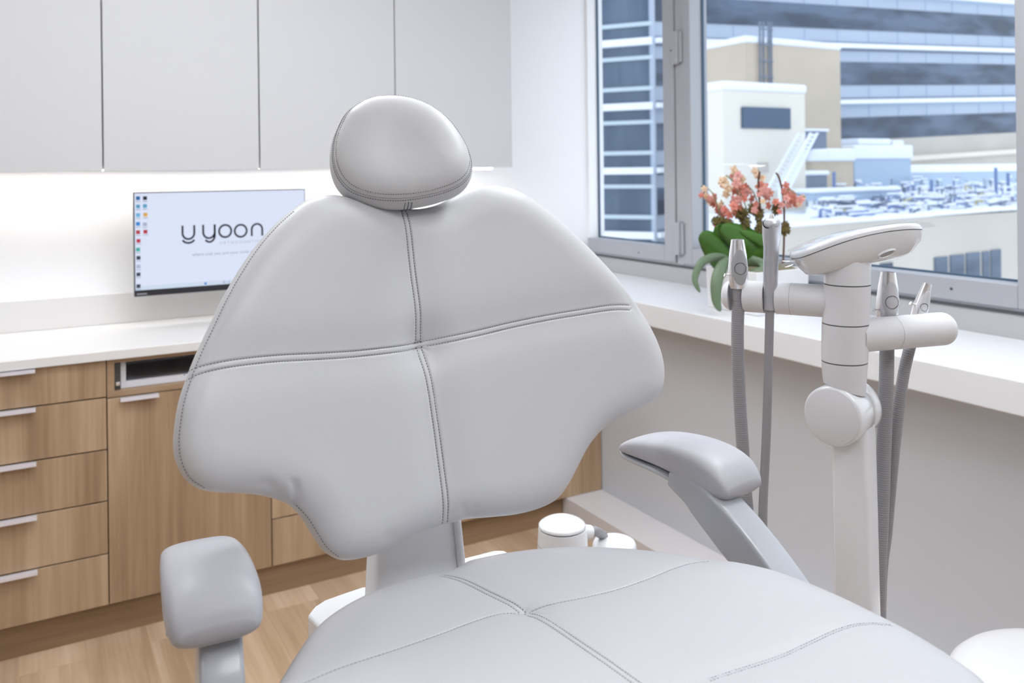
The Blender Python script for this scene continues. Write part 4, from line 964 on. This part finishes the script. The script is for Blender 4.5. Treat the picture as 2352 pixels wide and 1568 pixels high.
# ---- instruments
def along(top, bot, prof, n=32, ex=2.0, fl=1.0, side=None):
    """rings between two points; prof: (f from top, radius)"""
    d = unit(bot - top); u = unit(side if side is not None else RGT); u = unit(u - d * np.dot(u, d)); v = np.cross(d, u); L_ = np.linalg.norm(bot - top)
    return [top + d * f_ * L_ + np.outer(o2[:, 0], u) + np.outer(o2[:, 1], v) for f_, r in prof for o2 in (sup(n, r, r * fl, ex),)]
def ribbed(pts, r, pitch=0.0034, name='hose', par=None, m=HOSE, amp=0.00022):
    q = resample(spline(np.array(pts), 200), pitch / 4); R = []
    for i in range(len(q)): R.append(r + (amp if i % 4 in (0,) else (-amp if i % 4 == 2 else 0)))
    return MB().tube(list(q), R, 20).build(name, m, par, smooth=True)
def suction(label, top, bot, prof, collar, hosepts, hr_, lever, btn, group='suction handpieces', scale=1.0, bsz=0.0115):
    base_ = hosepts[-1]
    t = thing('suction_handpiece', label, 'handpiece', base_, group)
    L_ = np.linalg.norm(bot - top); d = unit(bot - top)
    MB().loft(along(top, bot, prof), cap=False).build('body', CHROME, t, smooth=True)
    MB().loft(along(top, bot, [(0.02, prof[0][1] * 0.82), (0.12, prof[0][1] * 0.82)])).build('bore', HOLE, t)
    MB().loft(along(top, bot, [(0.0, prof[0][1]), (0.0, prof[0][1] * 0.82), (0.03, prof[0][1] * 0.80)]), cap=False).build('rim', CHROME, t, smooth=True)
    # flat tear-shaped inlay facing the viewer
    f3 = unit(-FWD + RGT * 0.0); f3 = unit(f3 - d * np.dot(f3, d)); sx = unit(np.cross(d, f3))
    rr = lambda y: np.interp(y, [p[0] for p in prof], [p[1] for p in prof])
    V = []; ny, nx = 26, 11
    for i in range(ny):
        a = PI * i / (ny - 1); y = 0.58 - 0.39 * math.cos(a) if math.cos(a) > 0 else 0.58 - 0.34 * math.cos(a)
        wdt = max(0.0003, (math.sin(a) ** 0.8) * 0.0128 * scale)
        for j in range(nx):
            tt = -1 + 2 * j / (nx - 1); r_ = rr(y) * 1.0; x_ = wdt * tt * min(1, r_ * 0.9 / 0.0128 / scale)
            V.append(top + d * y * L_ + sx * x_ + f3 * (math.sqrt(r_ * r_ - x_ * x_) * 0.90 + r_ * 0.10 + 0.0002 - 0.0008 * abs(tt) ** 8))
    Fs = [(i * nx + j, i * nx + j + 1, (i + 1) * nx + j + 1, (i + 1) * nx + j) for i in range(ny - 1) for j in range(nx - 1)]
    io_ = MB().add(V, Fs).build('inlay', BRUSH2 if 'silver inlay' in label or 'saliva' in label else GREYIN, t, smooth=True)
    yb = btn; r_ = rr(yb); cB = top + d * yb * L_ + f3 * (r_ + 0.0008); th = np.arange(32) * PI / 16; br = bsz * 0.78
    MB().tube([cB + br * (math.cos(a) * sx + math.sin(a) * d) + f3 * (-0.001 * abs(math.cos(a)) * 2.2) for a in np.linspace(0, 2 * PI, 33)], 0.00035, 6).build('button_groove', HOLE, t)
    lv = top + d * lever * L_ - sx * 0 ; sgn = -1 if np.dot(sx, RGT) > 0 else 1
    p0 = lv + sx * sgn * rr(lever) * 0.95; p1_ = p0 + sx * sgn * 0.006 + f3 * 0.002
    MB().tube([p0, p1_], 0.0012, 10).build('lever', CHROME, t, smooth=True)
    MB().tube([p1_ - d * 0.004 * 0.4, p1_ + d * 0.003 + f3 * 0.001 + sx * sgn * 0.002], 0.0019, 10).build('lever_tip', CHROME, t, smooth=True)
    if collar: MB().loft(along(bot, bot + d * collar[0], [(0, collar[1]), (0.08, collar[2]), (1.0, collar[3])])).build('collar', HOSES, t, smooth=True)
    ribbed(hosepts, hr_, par=t)
    return t
end = Pb + np.array([0, 0, 0])
def lowpt(px, py, D, z): p = at(px, py, D); return np.array([p[0], p[1], z])
Dl = 1.351
suction('chunky silver suction handpiece with grey oval inlay at the left end of the holder', at(1694, 550, Dl), at(1696, 661, Dl),
        [(0.0, 0.0098), (0.04, 0.0102), (0.3, 0.0133), (0.6, 0.0152), (0.78, 0.0152), (0.93, 0.0138), (1.0, 0.0132)], (0.020, 0.0105, 0.0100, 0.0098),
        [at(1696, 690, Dl), at(1694, 780, Dl), at(1698, 900, Dl), at(1706, 1030, Dl - 0.01), at(1715, 1160, Dl - 0.02), at(1735, 1330, Dl - 0.04), at(1790, 1500, Dl - 0.05), lowpt(1850, 1400, 1.27, 0.35), lowpt(1905, 1400, 1.26, 0.10)], 0.0098, 0.72, 0.58)
Dr = 1.318
suction('chunky silver suction handpiece with silver inlay behind the right holder bar', at(2040, 624, Dr), at(2038, 735, Dr),
        [(0.0, 0.0108), (0.04, 0.0112), (0.3, 0.0143), (0.58, 0.0163), (0.78, 0.0163), (1.0, 0.0150)], (0.035, 0.0105, 0.0100, 0.0098),
        [at(2037, 790, Dr), at(2036, 860, Dr), at(2031, 1000, Dr), at(2024, 1200, Dr - 0.01), at(2017, 1395, Dr - 0.02), lowpt(2010, 1500, 1.27, 0.40), lowpt(1995, 1500, 1.25, 0.10)], 0.0107, 0.78, 0.60, bsz=0.0125)
Ds = 1.350
suction('small slanting silver saliva suction tip at the far right of the holder', at(2131, 651, Ds), at(2106, 735, Ds - 0.0),
        [(0.0, 0.0066), (0.04, 0.0070), (0.35, 0.0100), (0.62, 0.0118), (0.8, 0.0118), (1.0, 0.0110)], (0.03, 0.0085, 0.0080, 0.0078),
        [at(2098, 770, Ds - 0.01), at(2087, 808, Ds - 0.02), at(2072, 880, Ds - 0.02), at(2056, 1010, Ds - 0.02), at(2037, 1210, Ds - 0.02), at(2022, 1395, Ds - 0.03), lowpt(2014, 1500, 1.30, 0.40), lowpt(2010, 1500, 1.29, 0.10)], 0.0086, 0.62, 0.62, scale=0.6, bsz=0.0075)
# air-water syringe
Dy = 1.326
t = thing('air_water_syringe', 'slim metal air-water syringe with two round buttons on the holder', 'syringe', lowpt(1752, 1210, 1.27, 0.12))
tp, bt_ = at(1773, 512, Dy), at(1768, 711, Dy)
MB().loft(along(tp, bt_, [(-0.050, 0.006), (-0.045, 0.0105), (-0.02, 0.0130), (0.03, 0.0141), (0.13, 0.0140), (0.20, 0.0130), (0.28, 0.0116), (0.5, 0.0112), (0.75, 0.0108), (1.0, 0.0095)])).build('body', BRUSH, t, smooth=True)
MB().loft(along(at(1773, 491, Dy), at(1773, 508, Dy), [(0.0, 0.0020), (0.02, 0.0028), (0.5, 0.0042), (1.0, 0.0055)])).build('nozzle', CHROME, t, smooth=True)
for sx_ in (-1, 1):
    c = at(1773 + sx_ * 9.5, 513, Dy - 0.0120); ax_ = unit(-FWD * 0.93 + UP * 0.36)
    disc(c - ax_ * 0.004, ax_, 0.0058, 0.0, 0.0052, 0.0012, 'button', mat('syringe_button', (0.40, 0.39, 0.42), 0.4), t, 32)
    disc(c - ax_ * 0.0045, ax_, 0.0068, 0.0, 0.0020, 0.0003, 'button_socket', HOLE, t, 32)
q = spline([at(1768, 711, Dy), at(1766, 800, Dy), at(1760, 1000, Dy), at(1752, 1205, Dy - 0.01), at(1760, 1400, Dy - 0.03), lowpt(1820, 1400, 1.25, 0.35), lowpt(1880, 1400, 1.24, 0.10)], 120)
MB().tube(list(q), 0.0068, 20).build('hose', HOSES, t, smooth=True)

# ================================================================== SUCTION CANISTERS (behind the seat)
t = thing('suction_filter', 'pair of white round filter canisters joined by a grey tube behind the seat', 'filter', cw(0.10, 1.60, 0))
def cyl(px, py, D, prof, name, m, par, n=48):
    c = at(px, py, D); return MB().loft([np.stack([c[0] + r * np.cos(np.arange(n) * 2 * PI / n), c[1] + r * np.sin(np.arange(n) * 2 * PI / n), np.full(n, c[2] + z)], 1) for r, z in prof]).build(name, m, par, smooth=True)
Dc = 1.55
cA_ = at(1292, 1210, Dc); hA = cA_[2]
cyl(1292, 1210, Dc, [(0.047, -hA + 0.002), (0.047, -0.06), (0.0435, -0.001)], 'canister_body', WHITEP, t)
cyl(1291, 1208, Dc, [(0.0425, 0.0), (0.0425, 0.0035), (0.040, 0.006), (0.033, 0.0105), (0.020, 0.0155), (0.008, 0.017), (0.001, 0.017)], 'lid', WHITEG, t)
MB().loft([r_ for r_ in [np.stack([cA_[0] + 0.0457 * np.cos(th_), cA_[1] + 0.0457 * np.sin(th_), np.full(48, cA_[2] + z)], 1) for th_ in (np.arange(48) * 2 * PI / 48,) for z in (-0.0285, -0.0275)]], cap=False).build('joint_line', GREYIN, t)
c2 = at(1411, 1246, 1.60); h2 = c2[2]
cyl(1411, 1246, 1.60, [(0.041, -h2 + 0.002), (0.041, -0.012), (0.0405, -0.004), (0.038, 0.002), (0.030, 0.006), (0.015, 0.008), (0.001, 0.0085)], 'canister_body', WHITEP, t)
pA1_ = at(1336, 1222, 1.555); pA2_ = at(1362, 1220, 1.57)
MB().tube([pA1_, at(1356, 1221, 1.565)], [0.014, 0.012], 24).build('outlet', WHITEP, t, smooth=True)
MB().tube(list(spline([at(1352, 1221, 1.565), at(1366, 1219, 1.575), at(1380, 1226, 1.60), at(1388, 1240, 1.615), at(1385, 1300, 1.62)], 30)), 0.0085, 16).build('tube', HOSES, t, smooth=True)

# ================================================================== POTTED ORCHID
GREEN = mat('leaf_green', (0.05, 0.14, 0.015), 0.4, var=(12, 0.25)); GREEN2 = mat('dusty_leaf', (0.13, 0.19, 0.11), 0.45, var=(12, 0.2))
STEMM = mat('brown_stem', (0.13, 0.055, 0.03), 0.7); STEMG = mat('green_stem', (0.20, 0.24, 0.12), 0.6)
MOSS = mat('dry_moss', (0.17, 0.135, 0.04), 0.9, var=(80, 0.5)); SOIL = mat('mossy_soil', (0.20, 0.17, 0.10), 0.9, var=(60, 0.4))
PET = [mat('coral_petal', (0.62, 0.20, 0.14), 0.5, var=(40, 0.2)), mat('pink_petal', (0.68, 0.31, 0.27), 0.5, var=(40, 0.2)), mat('peach_petal', (0.70, 0.49, 0.32), 0.5, var=(40, 0.25))]
pc = np.array([2.205, 2.20, 0.979]); half = 0.122; ph = 0.143
pt = thing('potted_orchid', 'coral orchid in a white square pot on the window ledge', 'plant', pc)
POT = mat('white_pot', (0.80, 0.79, 0.80), 0.6, bump=(60, 0.15))
mb = MB()
def sq(h_, z): return np.array([(pc[0] - h_, pc[1] - h_, z), (pc[0] + h_, pc[1] - h_, z), (pc[0] + h_, pc[1] + h_, z), (pc[0] - h_, pc[1] + h_, z)])
mb.loft([sq(half - 0.004, pc[2]), sq(half, pc[2] + ph), sq(half - 0.008, pc[2] + ph), sq(half - 0.010, pc[2] + ph - 0.03)]).build('pot', POT, pt, bevel=0.002)
rs_ = []
for z, h_ in ((pc[2] + ph - 0.029, half - 0.011), (pc[2] + ph - 0.005, half - 0.013), (pc[2] + ph + 0.010, half * 0.7), (pc[2] + ph + 0.016, 0.02)):
    o2 = sup(32, h_, h_, 6); rs_.append(np.stack([pc[0] + o2[:, 0], pc[1] + o2[:, 1], np.full(32, z)], 1))
mb = MB().loft(rs_); mb.build('moss_bed', SOIL, pt, smooth=True)
DP = float(np.dot(pc - CAM, FWD))        # distance of the plant from the camera
def pp(px, py, dd=0.0): return at(px, py, DP + dd)
def leaf(pts, wd, m, name='leaf', curl=0.25, tw=None):
    q = spline(np.array(pts), 24); n = len(q); V = []
    for i, p in enumerate(q):
        f_ = i / (n - 1); t_ = unit(q[min(i + 1, n - 1)] - q[max(i - 1, 0)]); s_ = unit(np.cross(t_, tw if tw is not None else FWD)); nn = np.cross(s_, t_)
        w_ = wd * (math.sin(PI * min(1, f_ ** 0.75 * 0.97 + 0.03)) ** 0.6)
        for a in (-1, -0.5, 0, 0.5, 1): V.append(p + s_ * w_ * a + nn * (abs(a) ** 1.5) * w_ * curl)
    for i in range(len(V)): pass
    n5 = 5; Fs = [(i * 5 + j, i * 5 + j + 1, i * 5 + j + 6, i * 5 + j + 5) for i in range(n - 1) for j in range(4)]
    o = obj(name, V, Fs, m, pt, smooth=True); sd_ = o.modifiers.new('thickness', 'SOLIDIFY'); sd_.thickness = 0.0022; return o
leaf([pp(1720, 660), pp(1690, 600, -.01), pp(1668, 555, -.03), pp(1648, 515, -.05)], 0.055, GREEN, curl=0.2).data['w'] = 1
leaf([pp(1722, 650), pp(1735, 600, -.02), pp(1755, 625, -.05), pp(1775, 660, -.07)], 0.030, GREEN)
leaf([pp(1700, 640), pp(1665, 600, -.03), pp(1630, 555, -.05), pp(1606, 540, -.06)], 0.044, GREEN)
leaf([pp(1700, 650), pp(1720, 570, -.04), pp(1690, 540, -.05), pp(1655, 522, -.06)], 0.050, GREEN)
leaf([pp(1705, 650), pp(1735, 590, -.03), pp(1758, 560, -.05), pp(1700, 530, -.05)], 0.03, GREEN)
leaf([pp(1700, 625), pp(1660, 592, -.08), pp(1615, 600, -.12), pp(1596, 640, -.14), pp(1608, 672, -.15)], 0.014, GREEN2)
leaf([pp(1700, 625), pp(1670, 605, -.10), pp(1648, 640, -.14), pp(1646, 690, -.15), pp(1655, 715, -.15)], 0.021, GREEN2)
leaf([pp(1715, 640), pp(1745, 610, -.10), pp(1752, 640, -.13), pp(1748, 690, -.14)], 0.040, GREEN2)
leaf([pp(1700, 640), pp(1690, 600, .03), pp(1740, 570, .04), pp(1768, 600, .03)], 0.04, GREEN)
# flower stems
stems = [([(1748, 640), (1749, 560), (1746, 480), (1742, 420), (1745, 395)], 0.0035, STEMM), ([(1798, 625), (1801, 540), (1800, 460), (1790, 410), (1783, 398)], 0.0035, STEMM),
         ([(1742, 470), (1730, 440), (1718, 428)], 0.0018, STEMG), ([(1740, 420), (1745, 400), (1742, 390)], 0.0018, STEMG), ([(1800, 450), (1812, 435), (1830, 445), (1850, 452)], 0.0016, STEMG),
         ([(1705, 600), (1708, 520), (1700, 460), (1685, 420), (1668, 402)], 0.0022, STEMG), ([(1715, 480), (1700, 440), (1680, 410)], 0.0018, STEMG),
         ([(1665, 560), (1655, 500), (1640, 450), (1622, 430), (1610, 428)], 0.0018, STEMG), ([(1738, 600), (1740, 520), (1738, 470)], 0.0022, STEMM)]
for P_, r_, m_ in stems: MB().tube(list(spline(np.array([pp(x, y, -0.02 * i) for i, (x, y) in enumerate(P_)]), 24)), r_, 8).build('flower_stem', m_, pt, smooth=True)
rf_d = random.Random(11)
def flower(px, py, sz, k, openf=1.0):
    c = pp(px, py, rf_d.uniform(-0.08, 0.02)); nrm = unit(-FWD * 0.9 + RGT * rf_d.uniform(-0.7, 0.7) + UP * rf_d.uniform(-0.3, 0.5)); u = unit(np.cross(nrm, UP)); v = np.cross(u, nrm)
    mb = MB(); a0 = rf_d.uniform(0, 1.2)
    for j in range(5):
        a = a0 + j * 2 * PI / 5; d = math.cos(a) * u + math.sin(a) * v; s_ = -math.sin(a) * u + math.cos(a) * v; V = []; n = 7
        for i in range(n):
            f_ = i / (n - 1); w_ = sz * 0.33 * math.sin(PI * (0.08 + 0.9 * f_)) ** 0.8; cup = nrm * sz * (0.9 - openf) * f_ - nrm * sz * 0.18 * f_ * f_
            for b_ in (-1, 0, 1): V.append(c + d * sz * (0.06 + f_ * (0.55 + 0.45 * openf)) + s_ * w_ * b_ + cup + nrm * abs(b_) * w_ * 0.25)
        mb.add(V, [(i * 3 + q_, i * 3 + q_ + 1, i * 3 + q_ + 4, i * 3 + q_ + 3) for i in range(n - 1) for q_ in (0, 1)])
    mb.tube([c - nrm * sz * 0.1, c + nrm * sz * 0.25, c + nrm * sz * 0.4 - v * sz * 0.15], [sz * 0.12, sz * 0.14, sz * 0.04], 8)
    o = mb.build('flower', PET[k], pt, smooth=True); sd_ = o.modifiers.new('thickness', 'SOLIDIFY'); sd_.thickness = 0.0008
for x, y, sz, k in [(1686, 392, .024, 2), (1695, 402, .018, 1), (1662, 417, .024, 2), (1657, 425, .016, 1), (1672, 432, .02, 2), (1692, 420, .022, 1), (1700, 432, .024, 0), (1697, 448, .026, 1), (1690, 460, .024, 1), (1716, 440, .022, 1), (1708, 455, .02, 0), (1685, 474, .02, 0),
                    (1733, 396, .026, 2), (1752, 409, .014, 2), (1750, 430, .026, 0), (1757, 438, .024, 1), (1768, 443, .016, 0), (1748, 441, .02, 1), (1735, 470, .016, 0), (1732, 482, .016, 1), (1764, 472, .018, 0), (1782, 463, .015, 0), (1790, 486, .014, 0),
                    (1806, 426, .016, 0), (1812, 444, .024, 0), (1820, 456, .022, 0), (1806, 456, .018, 1), (1828, 463, .018, 0), (1838, 458, .018, 1), (1846, 452, .012, 2),
                    (1632, 458, .018, 1), (1640, 466, .020, 0), (1629, 463, .014, 2), (1648, 478, .018, 0), (1652, 486, .016, 1), (1665, 480, .017, 0), (1675, 493, .018, 0), (1660, 496, .015, 0), (1611, 448, .012, 0), (1618, 434, .014, 2), (1645, 518, .015, 1)]:
    flower(x, y, sz, k, rf_d.uniform(0.55, 0.95))
for x, y in [(1680, 405), (1704, 412), (1688, 438), (1712, 428), (1700, 476), (1668, 446), (1742, 404), (1744, 447), (1762, 452), (1752, 462), (1726, 456), (1800, 438), (1818, 446), (1824, 470), (1812, 470), (1836, 468), (1640, 452), (1656, 470), (1668, 488), (1622, 450), (1795, 470), (1740, 486), (1692, 490)]:
    flower(x, y, rf_d.uniform(0.012, 0.019), rf_d.choice((0, 0, 1, 2)), rf_d.uniform(0.5, 0.9))
# moss tufts tied along the stems
for x, y, rx, ry in [(1650, 508, 16, 11), (1670, 512, 14, 9), (1700, 490, 18, 14), (1712, 515, 13, 24), (1742, 490, 12, 16), (1746, 525, 12, 22), (1782, 480, 8, 16), (1802, 525, 12, 18), (1728, 480, 10, 12)]:
    c = pp(x, y, -0.03); mb = MB(); s_ = DP / FPX
    for _ in range(200):
        d = unit([rf_d.gauss(0, 1) for _ in range(3)]); f_ = rf_d.uniform(0.3, 1.0)
        p = c + RGT * d[0] * rx * s_ * f_ + FWD * d[1] * rx * s_ * f_ + UP * d[2] * ry * s_ * f_; e = unit([rf_d.gauss(0, 1) for _ in range(3)])
        mb.tube([p - e * 0.006, p + np.array([0, 0, 0.002]), p + e * 0.006 + d * 0.003], [0.0014, 0.0022, 0.0009], 5)
    mb.build('moss_tuft', MOSS, pt)
